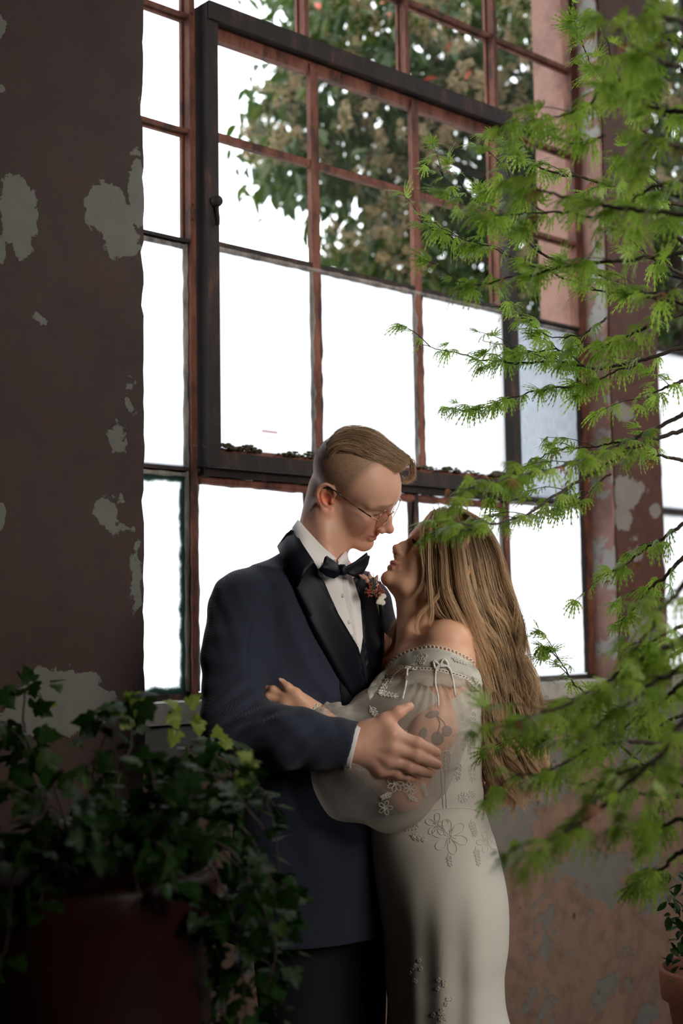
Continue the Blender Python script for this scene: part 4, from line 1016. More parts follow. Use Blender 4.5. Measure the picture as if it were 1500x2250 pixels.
st = Lb((1488, 826, 1050, 0, .128), (1540, 806, 1057, 0, .135), (1600, 813, 1058, 0, .122), (1700, 826, 1056, 0, .112), (1785, 818, 1064, 0, .114), (1850, 815, 1084, 0, .140), (1960, 828, 1106, 0, .172), (2060, 846, 1107, 0, .176), (2150, 852, 1099, 0, .172), (2250, 857, 1112, 0, .185), (2500, 832, 1180, 0, .27))
fp = floor_pt(1000, 2500, 0); st.append((fp, .36, .26)); D.loft(st, BAX, k=.02)
def dfolds(X):
    x = X[..., 0] * F / -X[..., 2] + CX; y = -X[..., 1] * F / -X[..., 2] + CY; z = (X[..., 2] + D0) / PX
    t = np.clip((y - 1900) / 250, 0, 1)
    d = t * .0028 * np.cos((x - 985) / 40 * 2 * math.pi * .55 + .5 * np.sin(y / 130) + z / 55) * np.exp(-((x - 1000) / 120) ** 2 * .3)
    d += t * .0015 * np.cos(x / 15 + y / 260 + z / 40) * (.5 + .5 * np.sin(x / 31 + 1)) 
    d += .0018 * np.exp(-((y - 1765) / 50) ** 2) * np.cos(y / 11 + x / 50) * np.clip((x - 960) / 60, 0, 1)
    ln = np.abs(x - (1020 - (y - 1900) * .02)); d += t * .0012 * np.exp(-(ln / 18) ** 2)
    return d
D.disp(dfolds, WB(980, 2000, 0), 1.6)
dress, DV = D.build('dress', .0038, m_dress, bride); tag(dress, 'ivory fitted dress with white embroidery')
# sheer puffed sleeve
SL = Sculpt()
SL.loft([(WB(958, 1478, 66), .046, .064), (WB(958, 1500, 74), .056, .078)], np.array([BAX[0], BAX[1], UPC]), k=.01)
SL.chain([WB(958, 1518, 80), WB(940, 1600, 104), WB(905, 1690, 122), WB(866, 1738, 134)], [.064, .066, .066, .058], k=.04, k0=.05)
SL.chain([WB(866, 1738, 134), WB(795, 1735, 142), WB(765, 1680, 158), WB(724, 1600, 166), WB(690, 1571, 168)], [.058, .056, .054, .036, .023], k=.03)
SL.ell(WB(868, 1762, 132), R_(66, 48, 52), k=.03); SL.ell(WB(758, 1722, 144), R_(62, 52, 46), k=.03); SL.cone(WB(830, 1560, 100), WB(800, 1600, 126), .044, .04, k=.04)
def sfold(X):
    x = X[..., 0] * F / -X[..., 2] + CX; y = -X[..., 1] * F / -X[..., 2] + CY
    a = np.arctan2(x - 958, np.maximum(y - 1440, 1)); r = np.hypot(x - 958, y - 1440)
    d = .0034 * np.cos(a * 34 + .9 * np.sin(r / 22)) * np.exp(-((r - 60) / 80) ** 2) + .0036 * np.cos(a * 15 + 1 + .6 * np.sin(r / 40)) * np.exp(-((r - 190) / 110) ** 2)
    b = np.arctan2(y - 1565, x - 680); r2 = np.hypot(x - 680, y - 1565)
    d += .0026 * np.cos(b * 22 + r2 / 16) * np.exp(-((r2 - 50) / 60) ** 2) + .0046 * np.cos(b * 11 + .8 * np.sin(r2 / 30)) * np.exp(-((r2 - 150) / 90) ** 2) + .004 * np.sin(x / 23 + y / 37) * (y > 1690)
    return d
SL.disp(sfold, WB(860, 1640, 100), .5)
wcut = WB(693, 1569, 168); wdir = WB(680, 1560, 168) - WB(700, 1577, 168); wdir /= np.linalg.norm(wdir)
SL.add(lambda X: np.maximum(-((X - wcut) @ wdir), np.sqrt(((X - wcut) ** 2).sum(-1)) - .05), wcut, .05, 's', .002)
sleeve, _ = SL.build('sleeve', .0034, m_tulle, bride); tag(sleeve, 'sheer puffed tulle sleeve')
BD = bvh_of([dress, bbody]); BS = bvh_of([sleeve, dress])
BU = bvh_of([dress, bbody])
m_lace = mat('lace_band_cloth', (.62, .60, .53), .85)
BS = bvh_of([sleeve, dress, bbody])
top = [(806, 1520), (814, 1504), (830, 1486), (850, 1468), (872, 1449), (895, 1435), (936, 1424), (962, 1425), (986, 1431), (1010, 1441), (1030, 1452), (1048, 1470), (1056, 1490)]
low = [(1060, 1530), (1046, 1508), (1031, 1492), (1013, 1483), (968, 1471), (936, 1467), (904, 1466), (882, 1464), (862, 1478), (840, 1500), (812, 1540)]
drape('lace_band', BS, top + low, m_lace, bride, 7, .003, .0012, 3)
def sprig(x, y, ang, L, n, w=7):
    c, s = math.cos(ang), math.sin(ang); out = [[(x + c * t * L + 3 * math.sin(t * 3) * -s, y + s * t * L + 3 * math.sin(t * 3) * c) for t in np.linspace(0, 1, 8)]]
    for i in range(n):
        t = .15 + .8 * i / n; bx, by = x + c * t * L, y + s * t * L
        for sd in (1, -1):
            a = ang + sd * .75; lw = w * (1.1 - .4 * t); q = []
            for k in range(9):
                u = k / 8; v = math.sin(math.pi * u ** .8) * .20; q.append((u, v))
            lp_ = [(bx + lw * 1.5 * (u * math.cos(a) - v * math.sin(a)), by + lw * 1.5 * (u * math.sin(a) + v * math.cos(a))) for u, v in q]
            lp_ += [(bx + lw * 1.5 * (u * math.cos(a) + v * math.sin(a)), by + lw * 1.5 * (u * math.sin(a) - v * math.cos(a))) for u, v in q[::-1]]
            out.append(lp_)
    return out
def flower(x, y, r, n=6, ph=0):
    out = []
    for i in range(n):
        a = ph + i * 2 * math.pi / n; 
        out.append([(x + r * (.25 + .75 * math.sin(math.pi * u) ** .6) * math.cos(a + (u - .5) * 1.0), y + r * (.25 + .75 * math.sin(math.pi * u) ** .6) * math.sin(a + (u - .5) * 1.0)) for u in np.linspace(0, 1, 11)])
    for i in range(10):
        a = ph + i * .63; out.append([(x + 1 * math.cos(a), y + 1 * math.sin(a)), (x + r * .36 * math.cos(a), y + r * .36 * math.sin(a))])
    return out
def scallops(P_, r=4.2, gap=8.5, side=-1):
    S_ = spline(P_, 400); out = []; acc = 0; last = S_[0]
    for i in range(1, 400):
        acc += np.linalg.norm(S_[i] - S_[i - 1])
        if acc > gap:
            acc = 0; t = S_[i] - S_[i - 1]; t /= np.linalg.norm(t); nn = np.array([t[1], -t[0]]) * -side; c = S_[i] + nn * r * .5
            out.append([tuple(c + r * (t * math.cos(q) + nn * math.sin(q))) for q in np.linspace(-.5, math.pi + .5, 9)])
    out.append([tuple(p) for p in S_[::6]]); out.append([tuple(p + np.array([1.5, 5])) for p in S_[::6]]); return out
rr_ = random.Random(3); L_ = []
for y in (1500, 1556, 1612, 1668): L_ += sprig(1036 + rr_.uniform(-3, 3), y, 1.55, 52, 4, 8)
for y in (1560, 1615, 1670): L_ += sprig(1012 - (y - 1560) * .05, y, 1.6, 46, 4, 7.5)
L_ += sprig(980, 1640, 1.55, 62, 5, 9) + sprig(940, 1680, 2.2, 40, 4, 6)
L_ += flower(1018, 1752, 12, 7) + flower(1036, 1745, 9, 6)
L_ += flower(988, 1838, 40, 6, .3) + flower(960, 1812, 26, 5, 1) + sprig(925, 1812, 2.9, 40, 4, 7) + sprig(1034, 1800, 1.3, 40, 5, 7) + sprig(1045, 1860, 1.4, 44, 5, 6) + flower(1070, 1850, 24, 5, .6) + sprig(985, 1876, 1.4, 30, 3, 6) + sprig(900, 1835, .3, 40, 3, 7)
for i in range(16): L_ += flower(rr_.uniform(950, 990), rr_.uniform(2150, 2245), 5, 5)
for i in range(8): L_ += flower(rr_.uniform(885, 925), rr_.uniform(2105, 2160), 4.5, 5)
L_ += [[(815, 1856), (850, 1826), (890, 1800), (930, 1784), (970, 1777), (1020, 1775), (1064, 1786)]] + [[(966, 1650), (969, 1700), (974, 1776)], [(976, 1650), (978, 1700), (981, 1776)]]
for q in L_[-3:]: q[:] = [tuple(p) for p in spline(q, 40)]
drape_lines('embroidery', BD, L_, m_thread, bride, .00065, .0010, 5)['kind'] = 'stuff'
L_ = sprig(826, 1520, .2, 50, 5, 6) + sprig(812, 1550, 1.0, 40, 4, 7) + flower(852, 1490, 10, 6) + sprig(850, 1500, 2.2, 30, 3, 6)
L_ += flower(868, 1722, 18, 7) + flower(900, 1732, 15, 7) + sprig(862, 1742, 2.7, 30, 4, 6) + sprig(895, 1748, .5, 26, 3, 5) + sprig(925, 1720, 1.2, 34, 4, 6) + flower(846, 1775, 16, 5) + sprig(880, 1600, .9, 40, 4, 7) + sprig(900, 1640, .6, 26, 3, 6)
L_ += flower(912, 1446, 9, 6) + flower(926, 1452, 8, 6) + sprig(992, 1445, .35, 42, 5, 5) + sprig(940, 1441, 3.1, 20, 2, 5) + sprig(1040, 1478, 1.2, 28, 3, 5)
drape_lines('embroidery', BS, L_, m_thread, bride, .00065, .0038, 5)['kind'] = 'stuff'
lt_ = drape_lines('lace_edging', BS, scallops(top), m_thread, bride, .0011, .0035, 5)
drape_lines('lace_edging', BS, scallops(low[1:9][::-1], 3.4, 7.5, 1), m_thread, bride, .0010, .0035, 5)
drape_lines('lace_edging', BS, scallops([(686, 1590), (688, 1572), (694, 1558), (702, 1550)], 3.6, 7, -1), m_thread, bride, .0011, .0015, 5)
for o_ in list(bride.children):
    if o_.name.startswith('lace_edging'): o_['kind'] = 'stuff'
# gathered frill under the band, more opaque
drape('sleeve_gathers', BS, [(888, 1478), (930, 1472), (975, 1478), (1018, 1490), (1022, 1506), (990, 1512), (965, 1504), (940, 1510), (915, 1502), (893, 1508)], m_tulle2, bride, 6, .0045, .001, 2)
drape('cuff_band', BS, [(686, 1588), (690, 1562), (704, 1552), (716, 1560), (712, 1590)], m_tulle2, bride, 5, .002, .001, 2)
rb = [[(966, 1460), (958, 1470), (956, 1500), (962, 1530), (963, 1552)], [(966, 1460), (985, 1466), (994, 1490), (1000, 1530)], [(966, 1462), (975, 1448), (984, 1462), (966, 1464)], [(966, 1462), (953, 1452), (956, 1468), (966, 1464)],
      [(895, 1468), (892, 1500), (884, 1536)], [(1052, 1500), (1066, 1530), (1070, 1592)], [(1052, 1496), (1060, 1488), (1062, 1504), (1052, 1498)], [(1052, 1500), (1044, 1510), (1056, 1516), (1053, 1500)]]
drape_lines('ribbon', BS, [[tuple(p) for p in spline(q, 24)] for q in rb], m_ribbon, bride, .0019, .0060, 6)
V = []; Fc = []; tube(V, Fc, [toworld(p) for p in spline([WB(1054, 1496, 30), WB(1066, 1500, 34), WB(1078, 1508, 32), WB(1084, 1513, 30)], 10)], .0018, 6); mesh('ribbon', V, Fc, m_ribbon, bride)
# ink cherries on the upper arm, under the tulle
m_ink = mat('faded_ink', (.27, .205, .17), .6)
def blob(x, y, rx, ry, rot=0, n=14): return [(x + rx * math.cos(t) * math.cos(rot) - ry * math.sin(t) * math.sin(rot), y + rx * math.cos(t) * math.sin(rot) + ry * math.sin(t) * math.cos(rot)) for t in np.linspace(0, 2 * math.pi, n, endpoint=False)]
BA = bvh_of([bbody])
for b_ in (blob(961, 1622, 14, 15), blob(981, 1606, 12, 12), blob(950, 1570, 15, 8, -.3), blob(930, 1612, 8, 14, .3), blob(915, 1628, 12, 6, .3)): drape('tattoo', BA, b_, m_ink, bride, 4, .0008, .0006, 1)
drape_lines('tattoo', BA, [[tuple(p) for p in spline(q, 14)] for q in ([(961, 1612), (966, 1590), (960, 1574)], [(980, 1598), (974, 1586), (962, 1574)], [(948, 1574), (958, 1572), (964, 1578)])], m_ink, bride, .0012, .0003, 5)
# ============================ HAIR
rng = np.random.default_rng(7)
m_hair_m = hair_mat('hair_sandy', (.11, .062, .033), (.38, .245, .14), (.78, .57, .37))
m_hair_f = hair_mat('hair_honey', (.13, .072, .036), (.50, .32, .17), (.92, .70, .46))
m_hair_base = mat('hair_dark_base', (.13, .075, .038), .7)  # darkest hair tone, for the opaque mass under the strands
m_hair_base_m = mat('hair_root', (.17, .10, .052), .7)
def grid_guides(G, n=40): return np.array([spline(g, n) for g in G])       # (k, n, d)
def blend(GG, s):
    k = len(GG) - 1; f = min(max(s, 0), 1) * k; i = min(int(f), k - 1); a = f - i; a = a * a * (3 - 2 * a) * .3 + a * .7
    return GG[i] * (1 - a) + GG[i + 1] * a
# groom, combed top
G = grid_guides([
    [(722, 1000, 74), (742, 984, 82), (772, 988, 84), (806, 1004, 82), (842, 1022, 70), (874, 1034, 52)],
    [(716, 990, 66), (738, 968, 72), (772, 962, 76), (812, 978, 76), (852, 1000, 66), (890, 1024, 46)],
    [(716, 978, 44), (740, 956, 50), (774, 948, 52), (818, 958, 52), (862, 986, 42), (900, 1012, 22)],
    [(720, 972, 10), (744, 948, 10), (778, 941, 10), (822, 950, 8), (866, 984, 2), (902, 1012, -8)],
    [(724, 978, -40), (748, 954, -44), (782, 948, -46), (824, 960, -46), (866, 992, -44), (896, 1022, -44)]])
st_ = []; tone = []
ncl = 80; cl = rng.random(ncl); cph = rng.random((ncl, 3))
for i in range(7000):
    c = rng.integers(ncl); s = cl[c] + rng.normal(0, .012); g = blend(G, s)
    t0 = rng.random() ** 1.3 * .62; t1 = min(1, t0 + .36 + .5 * rng.random()); 
    q = np.array([np.interp(np.linspace(t0, t1, 16), np.linspace(0, 1, len(g)), g[:, k]) for k in range(3)]).T
    u = np.linspace(0, 1, 16)
    q[:, 1] += 3.2 * np.sin(u * 5 + cph[c, 0] * 6.3) * u + rng.normal(0, 2.0) + rng.normal(0, 2.2) * u + 1.6 * np.sin(u * 8 + cph[c, 1] * 6.3) + (-2.5 + 5 * cph[c, 2]) * u; q[:, 2] += rng.normal(0, 2.5) + 3 * cph[c, 1]
    q[:, 1] += 5.0 * (1 - u) ** 3 * (t0 > .05)
    st_.append(toworld(np.array([WB(*p) for p in q]))); tone.append(np.clip(cph[c, 2] * .7 + .1 + rng.normal(0, .17), 0, 1))
for i in range(240):          # the curl falling over the forehead
    s = rng.random(); a = rng.random()
    pts = [(862 + 10 * s, 990 + 22 * a, 30 - 60 * s), (896 + 6 * a, 1006 + 8 * a, 24 - 60 * s), (906 + 4 * a * s, 1028 + 6 * a, 14 - 50 * s), (903 + 5 * a, 1046 + 4 * s, 8 - 40 * s), (894 - 4 * s, 1054 + 5 * a, 4 - 36 * s), (886 - 2 * s, 1046 + 10 * a, 2 - 30 * s)]
    n = rng.integers(3, 7); q = spline(pts[:n], 14) + rng.normal(0, 2.6, 3); q[:, 0] += rng.normal(0, 3.0) * np.linspace(0, 1, 14); q[:, 1] += rng.normal(0, 3.5) * np.linspace(0, 1, 14) ** 2
    st_.append(toworld(np.array([WB(*p) for p in q]))); tone.append(rng.random())
hair('hair', st_, .00032, m_hair_m, groom, tone)
HB = Sculpt()
for g in G: 
    g2 = g[4::5]; HB.chain([WB(x, y + 17, z * .74 - 2) for x, y, z in g2[:-1]], [.010, .011, .011, .011, .010, .008, .005][:len(g2) - 1], k=.012)
hb_, _ = HB.build('hair_roots', .003, m_hair_base_m, groom)
st2 = []
for i in range(90):          # loose hairs over the crown
    g = blend(G, rng.random()); a0 = rng.random() * .5; q = np.array([np.interp(np.linspace(a0, min(1, a0 + .5), 12), np.linspace(0, 1, len(g)), g[:, k]) for k in range(3)]).T; u = np.linspace(0, 1, 12)
    q[:, 1] -= 6 * np.sin(u * math.pi) * rng.random() + rng.normal(2, 2) * u; st2.append(toworld(np.array([WB(*p) for p in q])))
hair('loose_hair', st2, .00020, m_hair_m, groom, [.8] * 90)
# cropped sides: short hairs standing on the scalp
me = gbody.data; q = canon(GV, GO, GM, GK); ax_ = np.abs(q[:, 0])
fr_ = np.clip((2.1 + .16 * q[:, 2] + .25 * np.clip(q[:, 2] - 6, 0, 5) - q[:, 1]) / 1.6, 0, 1)
w = np.clip((q[:, 2] + 2.0 - np.maximum(q[:, 1] + 1, 0) * .3) / 5, 0, 1) * fr_ * (np.abs(q[:, 2]) < 13) * (ax_ < 7.6) * (np.abs(q[:, 1]) < 12)
w = np.maximum(w, np.clip((q[:, 2] + 6) / 8, 0, .5) * (q[:, 1] < -3.5) * (np.abs(q[:, 2]) < 12) * (ax_ < 7.5) * (q[:, 1] > -12))
nor = np.empty(len(me.vertices) * 3, np.float32); me.vertices.foreach_get('normal', nor); nor = nor.reshape(-1, 3)
VW = toworld(GV); ids = np.where(w > .02)[0]; pk = rng.choice(ids, 34000, p=w[ids] / w[ids].sum()); st_ = []
back = RC @ (GM @ np.array([0, -.55, -.85])); 
for i in pk:
    L = .0022 + .0068 * w[i] * rng.random(); d = nor[i] * .62 + back * .55 + rng.normal(0, .16, 3); p = VW[i] + rng.normal(0, .0009, 3)
    st_.append(np.array([p, p + d * L * .5, p + d * L - nor[i] * L * .12]))
hair('cropped_hair', st_, .00010, m_hair_m, groom, rng.random(len(st_)) * .5 + .2)
# stubble on the jaw
w = np.clip((-q[:, 2] - 5.5) / 2, 0, 1) * np.clip((q[:, 1] + 1.5) / 3, 0, 1) * (q[:, 2] > -12.2) * (ax_ < 7) * (q[:, 1] < 11)
ids = np.where(w > .05)[0]; pk = rng.choice(ids, 2600, p=w[ids] / w[ids].sum())
hair('stubble', [np.array([VW[i], VW[i] + (nor[i] * .6 + back * -.3 + rng.normal(0, .3, 3)) * .0017]) for i in pk], .00011, m_hair_m, groom, rng.random(2600) * .4 + .2)
# bride, long waves
G = grid_guides([
    [(958, 1121, 6), (938, 1148, 50), (930, 1196, 76), (936, 1250, 84), (946, 1300, 86), (968, 1346, 84), (1014, 1376, 84), (1042, 1420, 70), (1056, 1490, 52), (1064, 1570, 50), (1072, 1650, 50), (1096, 1722, 44), (1114, 1788, 40)],
    [(975, 1117, 6), (966, 1146, 52), (962, 1200, 80), (968, 1262, 88), (984, 1322, 88), (1016, 1376, 86), (1048, 1440, 74), (1072, 1520, 60), (1082, 1600, 56), (1094, 1680, 50), (1128, 1744, 44), (1146, 1776, 38)],
    [(992, 1117, 4), (998, 1148, 46), (1004, 1208, 74), (1014, 1280, 82), (1034, 1340, 80), (1064, 1400, 72), (1086, 1470, 62), (1102, 1550, 54), (1112, 1630, 50), (1132, 1690, 42), (1158, 1736, 36), (1166, 1756, 30)],
    [(1006, 1118, 0), (1030, 1144, 24), (1052, 1205, 42), (1068, 1276, 50), (1088, 1340, 50), (1112, 1405, 46), (1130, 1480, 42), (1142, 1556, 38), (1152, 1630, 34), (1168, 1690, 30), (1174, 1722, 26)],
    [(1009, 1119, -2), (1044, 1144, 10), (1074, 1202, 22), (1094, 1272, 28), (1112, 1340, 28), (1132, 1408, 28), (1146, 1480, 28), (1158, 1558, 26), (1172, 1631, 24), (1179, 1690, 22), (1170, 1730, 20)],
    [(1010, 1120, -6), (1052, 1144, -6), (1086, 1200, -6), (1108, 1270, -6), (1126, 1340, -4), (1142, 1410, 0), (1156, 1480, 4), (1168, 1560, 8), (1186, 1632, 10), (1184, 1690, 12), (1164, 1738, 14)]])
cl = np.sort(rng.random(120)) ** .92; ncl = len(cl); cph = rng.random((ncl, 4))
st_ = []; tone = []; NP = 34
for i in range(13000):
    c = rng.integers(ncl); ds = rng.normal(0, .0105); s = np.clip(cl[c] + ds, -.03, 1.02); g = blend(G, s)
    far = rng.random() < .22
    t1 = .76 + .17 * cph[c, 1] + .07 * rng.random() - (.32 * rng.random() if rng.random() < .3 else 0); t0 = (rng.random() ** 2) * .05 if rng.random() < .8 else rng.random() * .3
    tt = np.linspace(t0, t1, NP); q = np.array([np.interp(tt, np.linspace(0, 1, len(g)), g[:, k]) for k in range(3)]).T
    am = np.clip((tt - .20) / .36, 0, 1); ph = cph[c, 0] * 2.4 + s * 3.5
    q[:, 0] += am * (11 + 11 * cph[c, 1]) * np.sin(tt * 24 + ph) + am ** 2 * rng.normal(0, 2.6) + am ** 3 * 16 * (cph[c, 2] - .5)
    q[:, 2] += am * 9 * np.cos(tt * 24 + ph) - 9 * (ds / .0085) ** 2 * .5 - (8 * cph[c, 2] + abs(rng.normal(0, 4))) * (.35 + .65 * am)
    q[:, 1] += am ** 3 * rng.normal(0, 6)
    q[:, 0] += rng.normal(0, 1.3) + 2.5 * (1 - am) * np.sin(tt * 11 + ph)
    if far: q[:, 2] *= -1; q[:, 0] += 6
    st_.append(toworld(np.array([WB(*p) for p in q]))); tone.append(np.clip(.12 + .85 * cph[c, 3] + rng.normal(0, .13), 0, 1))
def lock(pts, n, sp, wob=0):
    for i in range(n):
        o = rng.normal(0, 1, 3) * sp; q = spline(pts, 30) + o * np.linspace(.5, 1, 30)[:, None]
        u = np.linspace(0, 1, 30); q[:, 0] += wob * u * np.sin(u * 9 + 1); m = int(30 * (.75 + .25 * rng.random()))
        st_.append(toworld(np.array([WB(*p) for p in q[:m]]))); tone.append(np.clip(.62 + rng.normal(0, .2), 0, 1))
lock([(950, 1124, 20), (932, 1150, 62), (927, 1190, 84), (931, 1230, 92), (934, 1262, 92), (926, 1290, 86), (906, 1316, 76)], 170, 2.2)
lock([(962, 1120, 16), (958, 1160, 76), (966, 1205, 98), (973, 1252, 102), (965, 1302, 100), (944, 1328, 96), (920, 1352, 92), (913, 1378, 92), (924, 1400, 98)], 210, 2.2)
lock([(955, 1122, 16), (944, 1170, 84), (942, 1240, 98), (946, 1310, 98), (948, 1350, 96), (940, 1380, 94)], 220, 3.2)
lock([(918, 1330, -60), (892, 1352, -78), (872, 1380, -80), (866, 1412, -78), (852, 1436, -76), (838, 1440, -74), (838, 1420, -72)], 160, 4)
lock([(916, 1330, -60), (898, 1360, -74), (884, 1400, -76), (872, 1436, -76), (858, 1462, -72), (852, 1486, -70)], 200, 5)
lock([(905, 1330, -50), (874, 1362, -70), (856, 1400, -66), (846, 1450, -60)], 30, 5)
lock([(990, 1118, 4), (1060, 1150, 0), (1098, 1210, 0), (1122, 1290, 0), (1140, 1360, 2), (1160, 1430, 4), (1172, 1500, 4), (1185, 1580, 8)], 60, 4)
lock([(1060, 1560, 40), (1062, 1600, 30), (1072, 1640, 20), (1080, 1690, 20), (1100, 1730, 20)], 120, 6, 6)
for k in range(26):            # separate curls at the ends
    s = rng.random() * .95; g = blend(G, s); j = int(len(g) * rng.uniform(.60, .72)); a = g[j].copy(); b = g[-1].copy(); b[0] += rng.normal(6, 16); b[1] += rng.uniform(-26, 44)
    ph = rng.uniform(0, 6.28); am_ = rng.uniform(9, 17); u = np.linspace(0, 1, 12); pts = a + (b - a) * u[:, None]; pts[:, 0] += am_ * np.sin(u * 9.5 + ph) * np.clip(u * 3, 0, 1); pts[:, 2] += 10 * np.cos(u * 9.5 + ph) + 8
    lock([tuple(p) for p in pts], 75, 2.6)
for i in range(170):          # flyaways
    s = rng.random(); g = blend(G, s)[::4]; o = np.zeros((len(g), 3)); u = np.linspace(0, 1, len(g))
    g = g + np.stack([u ** 2 * rng.normal(0, 17) + 5 * np.sin(u * rng.uniform(5, 14)) * u, u * rng.normal(0, 8), u * rng.normal(6, 12)], 1) + rng.normal(0, 3, 3)
    st_.append(toworld(np.array([WB(*p) for p in spline(g, 26)]))); tone.append(.8)
lock([(975, 1120, 10), (968, 1160, 78), (972, 1230, 96), (978, 1300, 100), (1006, 1362, 96), (1040, 1440, 84), (1060, 1520, 66)], 260, 7)
lock([(990, 1120, 10), (1000, 1160, 66), (1008, 1230, 90), (1020, 1300, 94), (1046, 1370, 88), (1072, 1450, 74)], 260, 9)
hair('hair', st_, .00034, m_hair_f, bride, tone)
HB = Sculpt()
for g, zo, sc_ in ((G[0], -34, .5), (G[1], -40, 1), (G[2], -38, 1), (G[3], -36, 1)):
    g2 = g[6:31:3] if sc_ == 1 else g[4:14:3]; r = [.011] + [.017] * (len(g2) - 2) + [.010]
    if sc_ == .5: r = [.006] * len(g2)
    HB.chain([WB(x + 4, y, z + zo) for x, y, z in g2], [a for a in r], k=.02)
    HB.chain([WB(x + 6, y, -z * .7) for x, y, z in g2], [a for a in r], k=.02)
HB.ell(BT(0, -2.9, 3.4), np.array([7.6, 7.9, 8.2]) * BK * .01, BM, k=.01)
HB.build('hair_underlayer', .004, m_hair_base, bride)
# lashes and eyeliner of the near eye
V = []; Fc = []
for i in range(26):
    u = i / 25; x = 2.0 + 2.5 * u; y0 = 8.05 + .5 * math.sin(math.pi * u) - .9 * max(0, u - .6); 
    a = BT(x, y0 + .12, -.62 + .1 * u); b = BT(x + .18 * (u - .3), y0 + .75, -.62 + .0 * u); c = BT(x + .35 * (u - .3), y0 + 1.15, -.25)
    tube(V, Fc, [toworld(a), toworld(b), toworld(c)], [.0007, .0005, .0002], 4)
m_lash = mat('black_mascara', (.01, .008, .008), .4); mesh('eyelashes', V, Fc, m_lash, bride)
V = []; Fc = []; tube(V, Fc, [toworld(BT(2.0 + 2.5 * u, 8.1 + .5 * math.sin(math.pi * u) - .9 * max(0, u - .6), -.66 + .1 * u)) for u in np.linspace(0, 1, 12)], .0012, 5); mesh('eyeliner', V, Fc, m_lash, bride)
# ------------------------------------------------------------------ plants
rng = np.random.default_rng(21)
def leafy(name, cols, trans=.5, rough=.45, spec=.4):
    m = mat(name, cols[0], rough); n = N(m); oi = n.n('ShaderNodeObjectInfo')
    a = n.n('ShaderNodeAttribute', attribute_name='shade'); f = n.math('FRACT', n.math('ADD', oi.outputs['Random'], a.outputs['Fac']))
    c = n.ramp(f, [(i / (len(cols) - 1), k) for i, k in enumerate(cols)]); c = n.mix(n.noise(90, 3, .5, n.co()), c, tuple(x * .75 for x in cols[0]))
    n.l(c, n.b.inputs['Base Color']); n.b.inputs['Specular IOR Level'].default_value = spec
    t = n.n('ShaderNodeBsdfTranslucent'); n.l(c, t.inputs[0]); x = n.n('ShaderNodeMixShader'); x.inputs[0].default_value = trans; n.l(n.b.outputs[0], x.inputs[1]); n.l(t.outputs[0], x.inputs[2]); n.l(x.outputs[0], n.out.inputs[0]); return m
m_maple = leafy('maple_leaf_green', [(.32, .50, .06), (.46, .66, .09), (.22, .38, .05), (.56, .74, .14)], .5)
m_mapdry = leafy('dry_maple_seed', [(.30, .13, .06), (.42, .20, .10)], .3)
m_ivy = leafy('ivy_leaf_green', [(.010, .034, .005), (.022, .066, .008), (.007, .026, .006), (.06, .12, .016)], .30, .45, .22)
m_ivyy = leafy('ivy_tip_yellow_green', [(.25, .36, .05), (.34, .42, .08)], .45)
m_treeleaf = leafy('tree_leaf_green', [(.030, .065, .012), (.075, .13, .018), (.022, .045, .010), (.17, .20, .035)], .45, .35, .5)
m_flower = leafy('cream_blossom', [(.52, .40, .23), (.64, .52, .33), (.40, .28, .15)], .4, .8, .1)
m_redleaf = mat('red_leaf', (.45, .06, .03), .5)
m_bark = mat('dark_twig', (.045, .03, .022), .8); m_trunk = rust('grey_bark', (.06, .045, .035), (.12, .09, .07), (.2, .16, .12))

def basis(d, up):
    d = d / np.linalg.norm(d); s = np.cross(d, up); 
    if np.linalg.norm(s) < 1e-4: s = np.cross(d, [1, 0, 0.2])
    s /= np.linalg.norm(s); return np.stack([s, d, np.cross(s, d)], 1)
def place(me, name, pos, Rm, size, parent):
    o = bpy.data.objects.new(name, me); COL.objects.link(o)
    M = Matrix([[*(Rm[i] * size), pos[i]] for i in range(3)] + [[0, 0, 0, 1]])
    o.parent = parent; o.matrix_parent_inverse = Matrix.Translation(parent.location).inverted(); o.matrix_basis = M; return o
def merged(name, items, parent, m, kind='stuff'):
    """items: (V (n,3), faces (k,3|4 tri list), pos, R, size) joined into one mesh"""
    Vs = []; Fs = []; sh = []; b = 0
    for V0, F0, pos, Rm, s in items:
        Vs.append(V0 @ Rm.T * s + pos); Fs.append(F0 + b); b += len(V0); sh.append(np.full(len(V0), rng.random()))
    V = np.vstack(Vs); Fq = np.vstack(Fs); o = mesh_np(name, V, Fq, m, parent, False); o['kind'] = kind
    a = o.data.attributes.new('shade', 'FLOAT', 'POINT'); a.data.foreach_set('value', np.concatenate(sh).astype(np.float32)[:len(o.data.vertices)]); return o
# leaf shapes: x side, y out along the stalk, z upper face; unit length
def maple_leaf(seed):
    r = np.random.default_rng(seed); V = []; T = []
    for a, L in ((0, 1.0), (.42, .92), (-.42, .92), (.88, .75), (-.88, .75), (1.45, .48), (-1.45, .48)):
        L *= r.uniform(.88, 1.1); a += r.uniform(-.07, .07); n = 5; dr = r.uniform(.25, .6)
        def pt(t, w):
            ang = a * (1 - .25 * t); x = t * L * math.sin(ang) + w * math.cos(ang); y = t * L * math.cos(ang) - w * math.sin(ang); return (x, y, -dr * t * t * L * .8)
        wd = [.010, .026, .034, .027, .013, 0]; b = len(V)
        for i in range(n + 1): t = i / n; V += [pt(t, -wd[i]), pt(t, wd[i])]
        for i in range(n): k = b + 2 * i; T += [(k, k + 1, k + 3), (k, k + 3, k + 2)]
        for i in range(1, n):
            for s in (-1, 1):
                t = i / n; k = len(V); V += [pt(t - .05, s * wd[i] * .8), pt(t + .06, s * wd[i] * .6), pt(t + .15, s * (wd[i] + .075 * (1 - .4 * t)))]; T.append((k, k + 1, k + 2))
    return np.array(V), np.array(T)
